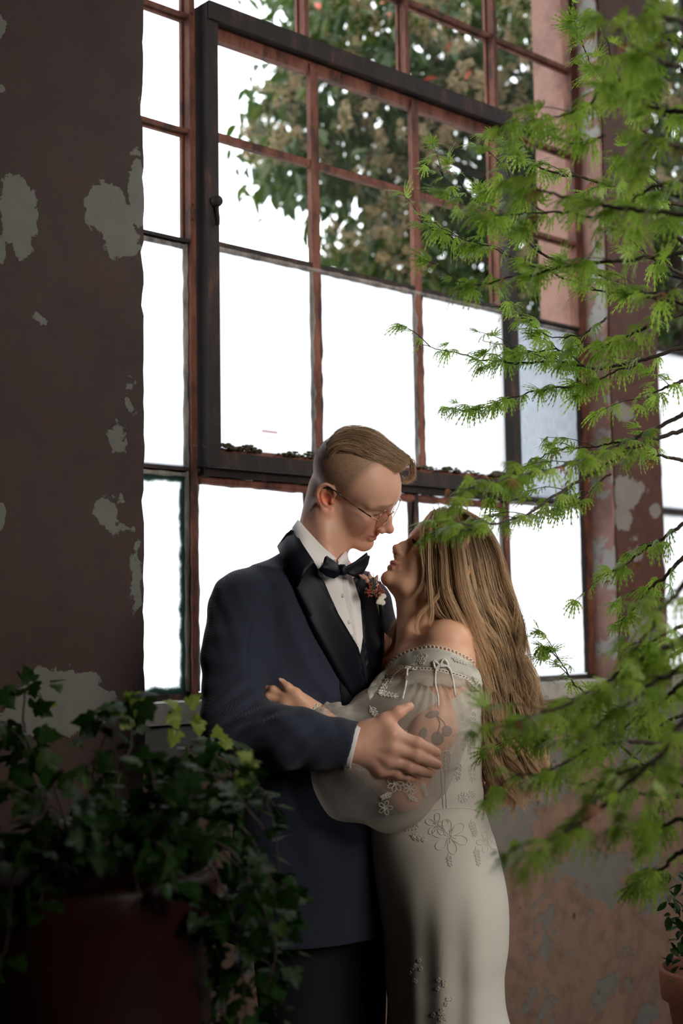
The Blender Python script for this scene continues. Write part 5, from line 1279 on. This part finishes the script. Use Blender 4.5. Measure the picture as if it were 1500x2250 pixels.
def ivy_leaf(seed):
    r = np.random.default_rng(seed); out = [(0, 0), (.16, -.10), (.40, -.02), (.52, .16), (.34, .26), (.40, .50), (.24, .60), (.14, .78), (0, 1.0)]
    P_ = out + [(-x, y) for x, y in out[1:-1][::-1]]; P_ = [(x * r.uniform(.85, 1.12), y) for x, y in P_]
    V = [(0, .35, .03)] + [(x, y, -.22 * x * x - .12 * (y - .4) ** 2 + r.normal(0, .02)) for x, y in P_]; n = len(P_)
    return np.array(V), np.array([(0, i + 1, (i + 1) % n + 1) for i in range(n)])
def oval_leaf(seed):
    r = np.random.default_rng(seed); k = r.uniform(.2, .28); P_ = [(0, 0), (k * .8, .25), (k, .5), (k * .6, .8), (0, 1.0), (-k * .6, .8), (-k, .5), (-k * .8, .25)]
    V = [(0, .5, -.06)] + [(x, y, .25 * abs(x) - .25 * (y - .3) ** 2) for x, y in P_]; return np.array(V), np.array([(0, i + 1, (i + 1) % 8 + 1) for i in range(8)])
def meshes(name, fn, n, m):
    out = []
    for i in range(n):
        V, T = fn(i + 3); me = bpy.data.meshes.new(name); me.from_pydata(V.tolist(), [], T.tolist()); me.materials.append(m); out.append((me, V, T))
    return out
def scatter(name, kinds, spots, parent, m, limit=300, stuff='foliage'):
    spots = sorted(spots, key=lambda s: -s[3]); n = min(limit, len(spots))
    for i, (p, Rm, s, w) in enumerate(spots[:n]): place(kinds[i % len(kinds)][0], name, p, Rm, s, parent)
    if len(spots) > n: merged(stuff, [(kinds[i % len(kinds)][1], kinds[i % len(kinds)][2], p, Rm, s) for i, (p, Rm, s, w) in enumerate(spots[n:])], parent, m)
def inframe(p):
    q = RC.T @ (np.asarray(p) - CAM); x = CX - F * q[0] / q[2]; y = CY + F * q[1] / q[2]; return -20 < x < 1520 and -20 < y < 2270

# ---- the maple at the right
tree = empty('japanese_maple', tuple(Wd(1800, 1500, 2.15))[:2] + (0,)); tag(tree, 'cut-leaf green maple reaching in with feathery leaves over the couple', 'tree')
BR = [  # (points (x, y, depth)), leaf size m, density
    [(1500, 452, 2.45), (1420, 440, 2.45), (1300, 398, 2.5), (1200, 372, 2.52), (1120, 335, 2.55), (1068, 288, 2.55)],
    [(1500, 470, 1.75), (1340, 452, 1.8), (1200, 420, 1.85), (1110, 405, 1.9)],
    [(1500, 665, 2.45), (1400, 640, 2.5), (1330, 602, 2.5), (1230, 570, 2.55), (1140, 505, 2.6), (1050, 440, 2.6), (985, 395, 2.6), (955, 358, 2.6)],
    [(1500, 560, 2.0), (1350, 585, 2.05), (1200, 598, 2.1), (1080, 622, 2.2), (1000, 620, 2.25)],
    [(1460, 640, 2.3), (1320, 635, 2.35), (1180, 590, 2.4), (1060, 545, 2.45), (980, 520, 2.5), (915, 480, 2.5)],
    [(1300, 480, 2.0), (1180, 465, 2.05), (1090, 475, 2.1), (1010, 460, 2.15)],
    [(1500, 765, 2.5), (1400, 798, 2.52), (1300, 818, 2.55), (1200, 802, 2.6), (1100, 796, 2.6), (1010, 778, 2.6), (918, 752, 2.6)],
    [(1400, 798, 2.52), (1300, 838, 2.55), (1210, 860, 2.6), (1110, 880, 2.6), (1030, 890, 2.6), (982, 898, 2.6)],
    [(1300, 818, 2.55), (1230, 775, 2.55), (1150, 772, 2.6), (1060, 748, 2.6)],
    [(1330, 700, 2.5), (1270, 740, 2.5), (1200, 740, 2.55), (1150, 700, 2.55)],
    [(1500, 905, 2.35), (1400, 955, 2.35), (1300, 1005, 2.3), (1200, 1035, 2.2), (1100, 1062, 2.1), (995, 1078, 2.05)],
    [(1400, 960, 2.45), (1320, 975, 2.5), (1250, 985, 2.5), (1180, 1010, 2.5), (1110, 1050, 2.5)],
    [(1500, 940, 2.45), (1400, 985, 2.42), (1280, 1060, 2.4), (1170, 1125, 2.3), (1080, 1160, 2.15), (1020, 1170, 2.1), (962, 1178, 2.1)],
    [(1340, 1040, 2.45), (1260, 1100, 2.45), (1180, 1130, 2.45), (1120, 1150, 2.4)],
    [(1500, 690, 2.3), (1420, 720, 2.3), (1360, 745, 2.35), (1310, 770, 2.4)],
    [(1500, 1150, 2.4), (1440, 1190, 2.4), (1380, 1235, 2.45), (1320, 1265, 2.45)],
    [(1500, 1235, 2.4), (1450, 1285, 2.4), (1400, 1340, 2.45), (1350, 1370, 2.45)],
    [(1500, 1720, 2.4), (1420, 1680, 2.45), (1340, 1600, 2.5), (1290, 1530, 2.5), (1240, 1470, 2.5), (1205, 1415, 2.5)],
    [(1500, 1385, 1.75), (1420, 1440, 1.75), (1330, 1500, 1.75), (1240, 1545, 1.7), (1160, 1580, 1.7), (1080, 1610, 1.65)],
    [(1500, 1420, 2.2), (1400, 1480, 2.2), (1300, 1530, 2.2), (1200, 1600, 2.25), (1150, 1625, 2.3)],
    [(1500, 1650, 1.9), (1380, 1640, 1.9), (1280, 1640, 1.9), (1180, 1690, 1.9), (1110, 1700, 1.9)],
    [(1500, 1745, 2.0), (1400, 1735, 2.0), (1300, 1725, 2.0), (1200, 1700, 1.95)],
    [(1500, 1600, 1.6), (1420, 1690, 1.6), (1330, 1770, 1.6), (1240, 1830, 1.58), (1160, 1860, 1.55), (1085, 1890, 1.55)],
    [(1500, 1800, 1.8), (1430, 1812, 1.85), (1360, 1825, 1.9)], [(1500, 1880, 1.9), (1440, 1915, 1.95), (1400, 1965, 2.0)],
    [(1500, 60, 1.55), (1420, 40, 1.55), (1350, 70, 1.6)], [(1500, 160, 1.5), (1430, 120, 1.5), (1370, 90, 1.5)], [(1520, 330, 1.7), (1430, 300, 1.7), (1360, 350, 1.75)], [(1500, 250, 1.9), (1440, 230, 1.95), (1380, 200, 2.0), (1330, 60, 2.1), (1290, 40, 2.1)],
    [(1440, 330, 2.4), (1370, 220, 2.45), (1320, 150, 2.5), (1290, 110, 2.5), (1262, 50, 2.5)], [(1500, 530, 2.2), (1440, 480, 2.25), (1390, 380, 2.3), (1350, 330, 2.3)], [(1500, 600, 2.5), (1440, 560, 2.5), (1400, 540, 2.5), (1340, 470, 2.5)],
    [(1500, 1500, 1.9), (1430, 1550, 1.95), (1370, 1600, 2.0), (1300, 1640, 2.0)], [(1500, 1300, 1.7), (1430, 1380, 1.7), (1380, 1430, 1.75)], [(1500, 840, 2.6), (1450, 860, 2.6), (1400, 880, 2.6)],
    [(1500, 1470, 1.7), (1430, 1500, 1.7), (1360, 1560, 1.7), (1290, 1610, 1.7)], [(1500, 1540, 2.1), (1400, 1560, 2.1), (1320, 1570, 2.1), (1240, 1560, 2.1)], [(1500, 1690, 1.65), (1420, 1680, 1.65), (1350, 1700, 1.65), (1280, 1760, 1.65)], [(1500, 1380, 2.1), (1440, 1400, 2.1), (1370, 1460, 2.15)], [(1500, 400, 1.9), (1430, 410, 1.9), (1380, 450, 1.95), (1330, 520, 2.0)], [(1520, 100, 1.9), (1450, 80, 1.9), (1400, 130, 1.95), (1380, 220, 2.0)], [(1500, 620, 2.1), (1440, 660, 2.1), (1390, 640, 2.15)],
    [(1500, 1010, 2.6), (1450, 1000, 2.6), (1420, 985, 2.6)], [(1500, 1560, 2.3), (1440, 1600, 2.3), (1400, 1660, 2.3)], [(1330, 300, 2.0), (1270, 320, 2.0), (1210, 300, 2.05)], [(1330, 200, 1.9), (1250, 250, 1.95), (1130, 270, 2.0)], [(1200, 470, 2.3), (1140, 420, 2.3), (1100, 360, 2.3)]]
mk = meshes('leaf', maple_leaf, 5, m_maple); spots = []; dry = []
up3 = np.array([0, 0, 1.0])
tr_top = np.array([Wd(1800, 300, 2.15), Wd(1815, 1100, 2.15), Wd(1790, 1700, 2.15)]); base = np.array(list(tree.location))
V = []; Fc = []; tube(V, Fc, spline([base, tr_top[2], tr_top[1], tr_top[0]], 24), list(np.linspace(.045, .014, 24)), 10); mesh('trunk', V, Fc, m_trunk, tree)
for bi, B in enumerate(BR):
    Q = np.array([Wd(*p) for p in B]); n = 12 * len(B); S_ = spline(Q, n)
    out = S_[0] + (S_[0] - S_[3]) / np.linalg.norm(S_[0] - S_[3]) * .12
    jn = tr_top[np.argmin(np.abs(tr_top[:, 2] - S_[0][2]))].copy(); jn[2] = np.clip(S_[0][2] - .15, tr_top[2][2], tr_top[0][2])
    full = np.vstack([spline([jn, (jn + out) / 2 + [0, 0, .04], out, S_[0]], 8)[:-1], S_]) if B[0][0] >= 1500 else S_
    wob = np.cumsum(rng.normal(0, .0011, (len(full), 3)), 0); wob -= wob[-1] * np.linspace(0, 1, len(full))[:, None]; full = full + wob; S_ = full[-n:]
    V = []; Fc = []; tube(V, Fc, full, list(np.linspace(.0042 if B[0][0] >= 1500 else .0022, .0006, len(full))), 6); mesh('branch', V, Fc, m_bark, tree)
    L = np.linalg.norm(np.diff(S_, axis=0), axis=1).sum(); m = int(L / .026) + 2; near = B[0][2] < 2.1
    for j in range(m):
        t = (j + rng.random() * .6) / m
        if t > 1: continue
        if near is False and t < .10: continue
        i = min(int(t * (n - 1)), n - 2); p = S_[i]; tn = S_[i + 1] - S_[i]; tn /= np.linalg.norm(tn)
        for s in (-1, 1, 0):
            if s == 0 and (t < .7 or rng.random() < .3): continue
            if s and rng.random() < .16: continue
            sd_ = np.cross(tn, up3); sd_ /= np.linalg.norm(sd_); st = p + (sd_ * s * rng.uniform(.4, 1) + tn * rng.uniform(.1, .8) + up3 * rng.uniform(-.2, .35)) * rng.uniform(.012, .034)
            d = sd_ * s * .55 + tn * rng.uniform(.2, .9) + np.array([0, 0, rng.uniform(-.75, -.05)]) + rng.normal(0, .22, 3); sz = rng.uniform(.032, .050) * (1.05 if near else 1) * (1 if t < .85 else .62) * (.72 if bi == 12 else 1)
            Rm = basis(d, up3 + rng.normal(0, .3, 3)); (dry if rng.random() < .05 else spots).append((st, Rm, sz, (1.0 if inframe(st) else .2) / np.linalg.norm(st - CAM)))
            V2 = None
        if rng.random() < .35 and t > .15:       # side twig with three more leaves
            sd_ = np.cross(tn, up3) * rng.choice([-1, 1]); e = p + (sd_ * .5 + tn * .8 + up3 * rng.uniform(-.3, .4)) * rng.uniform(.05, .10); V = []; Fc = []
            pts = spline([p, (p + e) / 2 + [0, 0, .006], e], 6); tube(V, Fc, pts, [.0010, .0009, .0008, .0007, .0006, .0005], 4); mesh('twig', V, Fc, m_bark, tree)
            for q in (pts[3], pts[4], pts[5], pts[5]):
                d = (e - p) / np.linalg.norm(e - p) + rng.normal(0, .5, 3) + [0, 0, -.3]; spots.append((q, basis(d, up3 + rng.normal(0, .3, 3)), rng.uniform(.030, .044), (1.0 if inframe(q) else .2) / np.linalg.norm(q - CAM)))
scatter('leaf', mk, spots, tree, m_maple)
scatter('dry_leaf', meshes('dry_leaf', maple_leaf, 2, m_mapdry), [(p, R_m, s * .6, w) for p, R_m, s, w in dry], tree, m_mapdry, 60)
print('maple leaves', len(spots))

# ---- ivy in the red pot, lower left
m_pot = mat('oxblood_glaze', (.10, .012, .010), .5, Specular_IOR_Level=.3); n_ = N(m_pot); n_.l(n_.ramp(n_.noise(5, 5, .6, n_.co()), [(.35, (.014, .0025, .002)), (.7, (.032, .0045, .003))]), n_.b.inputs['Base Color'])
PD = 1.78; pc = Wd(195, 1900, PD); pb = np.array([pc[0], pc[1], 0.0])
pot = empty('plant_pot', tuple(pb)); tag(pot, 'large oxblood red glazed pot full of trailing ivy', 'pot')
prof = [(.0, .0), (.105, .0), (.112, .02), (.13, .25), (.150, .55), (.158, .80), (.156, .90), (.166, .915), (.170, .94), (.164, .955), (.150, .95), (.146, .92), (.140, .86), (0, .86)]
zt = pc[2] / .955; V = []; Fc = []; nn = 40
for r_, z_ in prof:
    for k in range(nn): a = 2 * math.pi * k / nn; V.append(pb + np.array([r_ * math.cos(a), r_ * math.sin(a), z_ * zt]))
for i in range(len(prof) - 1):
    for k in range(nn): Fc.append((i * nn + k, i * nn + (k + 1) % nn, (i + 1) * nn + (k + 1) % nn, (i + 1) * nn + k))
mesh('pot_body', V, Fc, m_pot, pot)
V = []; Fc = []; b0 = [pb + np.array([.145 * math.cos(a), .145 * math.sin(a), .90 * zt]) for a in np.linspace(0, 6.2832, 24, endpoint=False)]; V = [pb + np.array([0, 0, .915 * zt])] + b0; Fc = [(0, i + 1, (i + 1) % 24 + 1) for i in range(24)]; mesh('soil', V, Fc, mat('dark_soil', (.02, .014, .01), .95), pot)
ivy = empty('ivy_plant', tuple(pb + np.array([0, 0, .915 * zt]))); tag(ivy, 'dense dark green ivy spilling out of the red pot', 'plant')
ki = meshes('leaf', ivy_leaf, 5, m_ivy); spots = []; tips = []
vines = [  # photo points with depth
    [(300, 1890, 1.78), (360, 1760, 1.78), (430, 1700, 1.80), (520, 1690, 1.84), (600, 1770, 1.86), (625, 1900, 1.86), (640, 2040, 1.86)],
    [(300, 1890, 1.74), (400, 1800, 1.72), (500, 1790, 1.74), (570, 1880, 1.76), (600, 2010, 1.78), (590, 2150, 1.78), (600, 2260, 1.78)],
    [(280, 1890, 1.7), (380, 1850, 1.66), (450, 1920, 1.66), (500, 2050, 1.68), (520, 2200, 1.7), (520, 2290, 1.7)],
    [(250, 1880, 1.8), (320, 1740, 1.84), (400, 1650, 1.86), (440, 1600, 1.88)], [(240, 1880, 1.8), (260, 1720, 1.82), (290, 1620, 1.84), (275, 1560, 1.84), (300, 1545, 1.84)],
    [(200, 1880, 1.82), (190, 1720, 1.86), (215, 1620, 1.88), (200, 1570, 1.88)], [(160, 1880, 1.78), (120, 1740, 1.8), (60, 1650, 1.82), (20, 1600, 1.82)], [(160, 1880, 1.7), (100, 1780, 1.66), (20, 1740, 1.64), (-60, 1760, 1.64)],
    [(150, 1890, 1.66), (80, 1870, 1.6), (20, 1950, 1.58), (10, 2060, 1.58), (0, 2160, 1.58)], [(180, 1890, 1.64), (130, 1860, 1.58), (100, 1950, 1.58), (60, 2060, 1.58)],
    [(300, 1880, 1.84), (420, 1700, 1.9), (480, 1640, 1.95), (500, 1620, 1.95)], [(330, 1880, 1.8), (470, 1760, 1.84), (560, 1720, 1.86), (620, 1790, 1.88)], [(260, 1890, 1.66), (300, 1850, 1.6), (360, 1880, 1.58), (380, 1960, 1.58)],
    [(330, 1890, 1.8), (450, 1850, 1.8), (540, 1930, 1.82), (560, 2080, 1.82), (610, 2130, 1.82), (630, 2160, 1.82)], [(140, 1880, 1.84), (70, 1700, 1.9), (40, 1560, 1.95), (60, 1500, 1.97), (85, 1545, 1.97)], [(340, 1890, 1.84), (420, 1990, 1.9), (440, 2130, 1.9), (420, 2260, 1.9)],
    [(220, 1880, 1.66), (220, 1800, 1.58), (190, 1730, 1.58), (160, 1700, 1.6)], [(300, 1880, 1.66), (340, 1780, 1.6), (330, 1700, 1.6), (300, 1660, 1.62)], [(280, 1880, 1.7), (420, 1780, 1.62), (480, 1700, 1.62), (540, 1690, 1.62)], [(320, 1890, 1.74), (480, 1860, 1.66), (560, 1960, 1.66), (620, 2080, 1.66), (590, 2200, 1.66)], [(100, 1880, 1.7), (40, 1850, 1.66), (-20, 1880, 1.66), (-40, 2000, 1.66)],
    [(260, 1890, 1.64), (250, 1850, 1.57), (230, 1880, 1.56), (225, 1930, 1.56)], [(300, 1890, 1.66), (310, 1860, 1.6), (300, 1900, 1.58), (310, 1980, 1.58)], [(200, 1890, 1.64), (170, 1850, 1.57), (150, 1890, 1.56), (160, 1940, 1.56)], [(340, 1890, 1.7), (370, 1850, 1.64), (372, 1920, 1.62), (360, 2000, 1.62)], [(230, 1890, 1.66), (200, 1820, 1.58), (210, 1870, 1.56), (195, 1905, 1.56)],
    [(320, 1890, 1.76), (400, 1930, 1.70), (470, 2010, 1.70), (480, 2140, 1.70), (500, 2280, 1.7)], [(300, 1880, 1.8), (390, 1720, 1.74), (470, 1700, 1.72), (560, 1800, 1.72), (590, 1850, 1.74)]]
for vi, B in enumerate(vines):
    S_ = spline([Wd(*p) for p in B], 10 * len(B)); S_ += np.cumsum(rng.normal(0, .0009, S_.shape), 0); V = []; Fc = []; tube(V, Fc, S_, list(np.linspace(.0024, .0009, len(S_))), 5); mesh('vine', V, Fc, m_bark, ivy)
    L = np.linalg.norm(np.diff(S_, axis=0), axis=1).sum(); m = int(L / .0095)
    for j in range(m):
        t = rng.random(); i = min(int(t * (len(S_) - 1)), len(S_) - 2); p = S_[i]; 
        if p[2] < .1: continue
        off = rng.normal(0, 1, 3); off /= np.linalg.norm(off); off[2] = abs(off[2]) * .5; st = p + off * rng.uniform(.012, .05) * (1.1 - .5 * t)
        tocam = (CAM - st) / np.linalg.norm(CAM - st); nrm = tocam * rng.uniform(-.1, .7) + up3 * .7 + rng.normal(0, .45, 3); d = off * .8 + np.array([0, 0, -.55]) + rng.normal(0, .4, 3)
        s = rng.uniform(.020, .040) * (1 - .35 * (t > .93)); (tips if (t > .93 and B[-1][1] < 1760 and rng.random() < .6) else spots).append((st, basis(d, nrm), s, (1.0 if inframe(st) else .2) / np.linalg.norm(st - CAM)))
for q, nn_ in (((382, 1578, 1.9), 3), ((440, 1580, 1.9), 2), ((545, 1690, 1.66), 5), ((488, 1628, 1.95), 2), ((280, 1560, 1.84), 4), ((395, 1570, 1.9), 2)):
    for j in range(nn_ + 1): st = Wd(*q) + rng.normal(0, .008, 3); tips.append((st, basis(rng.normal(0, 1, 3) + [0, 0, -.3], up3 * .4 + (CAM - st) * .5), rng.uniform(.016, .026), 1))
for q in ((560, 1850, 1.86), (598, 1780, 1.9), (150, 1690, 1.62), (200, 1705, 1.62)):
    pass
scatter('leaf', ki, spots, ivy, m_ivy); scatter('young_leaf', meshes('young_leaf', ivy_leaf, 2, m_ivyy), tips, ivy, m_ivyy, 80)
print('ivy leaves', len(spots))

# ---- small terracotta pot by the wall, lower right
m_terra = mat('terracotta', (.20, .065, .032), .85); tp = Wd(1570, 2120, 2.75); tb = np.array([tp[0], tp[1], 0])
stand = empty('plant_stand', tuple(tb)); tag(stand, 'dark upturned stand under the terracotta pot at the wall foot', 'stand')
V = []; Fc = []; wr_ = [(.10, 0), (.10, .02), (.085, .03), (.08, tp[2] - .24), (.10, tp[2] - .22), (.10, tp[2] - .20), (0, tp[2] - .20)]
for r_, z_ in wr_:
    for k in range(28): a = 2 * math.pi * k / 28; V.append(tb + np.array([r_ * math.cos(a), r_ * math.sin(a), z_]))
for i in range(len(wr_) - 1):
    for k in range(28): Fc.append((i * 28 + k, i * 28 + (k + 1) % 28, (i + 1) * 28 + (k + 1) % 28, (i + 1) * 28 + k))
mesh('stand_body', V, Fc, m_blackwool if 'm_blackwool' in globals() else m_bark, stand)
tpot = empty('terracotta_pot', tuple(tb + np.array([0, 0, tp[2] - .20]))); tag(tpot, 'terracotta pot holding a dark bushy plant at the right edge', 'pot')
V = []; Fc = []; pr = [(0, 0), (.075, 0), (.095, .13), (.108, .135), (.112, .19), (.104, .195), (.098, .18), (.09, .165), (0, .165)]
for r_, z_ in pr:
    for k in range(32): a = 2 * math.pi * k / 32; V.append(np.array(tpot.location) + np.array([r_ * math.cos(a), r_ * math.sin(a), z_]))
for i in range(len(pr) - 1):
    for k in range(32): Fc.append((i * 32 + k, i * 32 + (k + 1) % 32, (i + 1) * 32 + (k + 1) % 32, (i + 1) * 32 + k))
mesh('pot_body', V, Fc, m_terra, tpot)
bush = empty('potted_shrub', tuple(np.array(tpot.location) + np.array([0, 0, .165]))); tag(bush, 'small dark leafy shrub growing from the terracotta pot', 'plant')
sp = []; bc = np.array(bush.location) + np.array([0, 0, .12])
for i in range(12):
    e = bc + rng.normal(0, .06, 3); V = []; Fc = []; tube(V, Fc, [np.array(bush.location), (np.array(bush.location) + e) / 2 + rng.normal(0, .01, 3), e], [.003, .002, .001], 5); mesh('stem', V, Fc, m_bark, bush)
for i in range(420): p = rng.normal(0, 1, 3); p = bc + p / np.linalg.norm(p) * rng.random() ** .4 * np.array([.10, .10, .14]); sp.append((p, basis(rng.normal(0, 1, 3), up3 + rng.normal(0, .4, 3)), rng.uniform(.02, .035), rng.random()))
scatter('leaf', meshes('leaf', oval_leaf, 3, m_ivy), sp, bush, m_ivy, 240)

# ---- the blossoming tree outside
out = empty('blossom_tree', tuple(Wd(1650, 900, 7.6))[:2] + (0,)); tag(out, 'large tree outside the windows with glossy leaves and cream flower clusters', 'tree')
region = [(580, -60), (612, 60), (640, 130), (600, 165), (560, 215), (580, 250), (545, 300), (540, 345), (570, 380), (600, 400), (640, 455), (700, 440), (760, 462), (820, 470), (880, 490), (740, 520), (730, 560), (760, 590), (880, 640), (1000, 700), (1180, 760), (1500, 820), (1700, 820), (1700, -60)]
def holes(x, y):
    v = math.sin(x * .021 + 1.3 * math.sin(y * .013)) + math.sin(y * .027 + 1.7 * math.sin(x * .011)) + .8 * math.sin((x + y) * .043); return v
sp = []; fl = []
limbs = []
b0 = np.array(out.location)
fork = np.array(Wd(1500, 700, 7.4)); V = []; Fc = []; tube(V, Fc, spline([b0, b0 * .5 + fork * .5 + [.1, 0, 0], fork], 14), list(np.linspace(.16, .09, 14)), 10); mesh('trunk', V, Fc, m_trunk, out)
for q in ((1300, 300, 7.0), (1000, 200, 6.8), (760, 260, 6.6), (1150, 520, 6.9), (1450, 100, 7.3), (900, 560, 6.6), (620, 330, 6.5), (850, 60, 6.8), (1350, 600, 7.2)):
    e = Wd(*q); V = []; Fc = []; pts = spline([fork, fork * .5 + e * .5 + [0, 0, .15], e], 14) + np.cumsum(rng.normal(0, .008, (14, 3)), 0); tube(V, Fc, pts, list(np.linspace(.05, .008, 14)), 7); mesh('branch', V, Fc, m_trunk, out)
RG = region; clus = []
while len(clus) < 1500:
    x, y = rng.uniform(530, 1560), rng.uniform(-50, 800)
    if not inpoly(np.array([x]), np.array([y]), RG)[0]: continue
    h_ = holes(x, y)
    if h_ > 1.5 and rng.random() < .85: continue
    clus.append((x, y, 6.3 + 1.4 * rng.random() + max(0, (x - 600) / 900) * .6))
for x, y, d in clus:
    c = Wd(x, y, d)
    for k in range(9):
        p = c + rng.normal(0, .075, 3); dr = rng.normal(0, .6, 3) + [0, 0, -.7]; sp.append((p, basis(dr, up3 + rng.normal(0, .5, 3)), rng.uniform(.065, .115), -np.linalg.norm(p - CAM)))
def panicle(seed):
    r = np.random.default_rng(seed); V = []; T = []
    for i in range(90):
        h_ = r.random() ** .8; a = r.uniform(0, 6.28); R_0 = .42 * (1 - h_ * .75) * math.sqrt(r.random()); c = np.array([R_0 * math.cos(a), h_, R_0 * math.sin(a)]); s = r.uniform(.030, .05); k = len(V)
        q = [(0, 1, 0), (.94, -.33, 0), (-.47, -.33, .82), (-.47, -.33, -.82)]; V += [tuple(c + np.array(t) * s) for t in q]; T += [(k, k + 1, k + 2), (k, k + 2, k + 3), (k, k + 3, k + 1), (k + 1, k + 3, k + 2)]
    return np.array(V), np.array(T)
fcs = [(640, 190), (610, 260), (570, 300), (650, 300), (700, 170), (690, 340), (600, 350), (760, 130), (720, 60), (950, 110), (990, 40), (1130, 30), (1160, 90), (1010, 90), (940, 60), (800, 250), (850, 300), (900, 330), (760, 300), (820, 470), (770, 540), (830, 560), (860, 590), (740, 560), (980, 230), (1030, 200), (1040, 260), (1100, 180), (960, 300), (930, 590), (870, 530), (900, 480), (1140, 260), (1060, 330), (1230, 100), (1480, 250), (1490, 400), (1160, 600), (1180, 650), (800, 50), (680, 230), (1010, 340), (860, 380)]
for (x, y) in fcs:
    for k in range(5): p = Wd(x + rng.normal(0, 20), y + rng.normal(0, 17), 6.3 + rng.uniform(0, .5)); fl.append((p, basis(rng.normal(0, .6, 3) + [0, 0, .6], rng.normal(0, 1, 3)), rng.uniform(.10, .16), 1))
for k in range(60):
    x, y = rng.uniform(900, 1560), rng.uniform(0, 640); fl.append((Wd(x, y, 6.5 + rng.random()), basis(rng.normal(0, .6, 3) + [0, 0, .6], rng.normal(0, 1, 3)), rng.uniform(.10, .15), 1))
ko = meshes('leaf', oval_leaf, 4, m_treeleaf); scatter('leaf', ko, sp, out, m_treeleaf)
scatter('flower_cluster', meshes('flower_cluster', panicle, 3, m_flower), fl, out, m_flower, 290, 'blossom')
rl = [(Wd(x, y, 6.4), basis(rng.normal(0, 1, 3), up3), .08, 1) for x, y in ((850, 30), (990, 95), (930, 178), (925, 185), (850, 5), (1110, 640), (1040, 150), (700, 20))]
scatter('red_leaf', meshes('red_leaf', oval_leaf, 1, m_redleaf), rl, out, m_redleaf)
m_grd = mat('pale_gravel', (.55, .53, .5), .95); V = [(-40, 3.2 + 0, -.05), (40, 3.2, -.05), (40, 90, -.05), (-40, 90, -.05)]
V = [wl(-40, -.16, -.02), wl(40, -.16, -.02), wl(40, -60, -.02), wl(-40, -60, -.02)]; g = mesh('ground', V, [(0, 1, 2, 3)], m_grd, None, False); g['kind'] = 'structure'
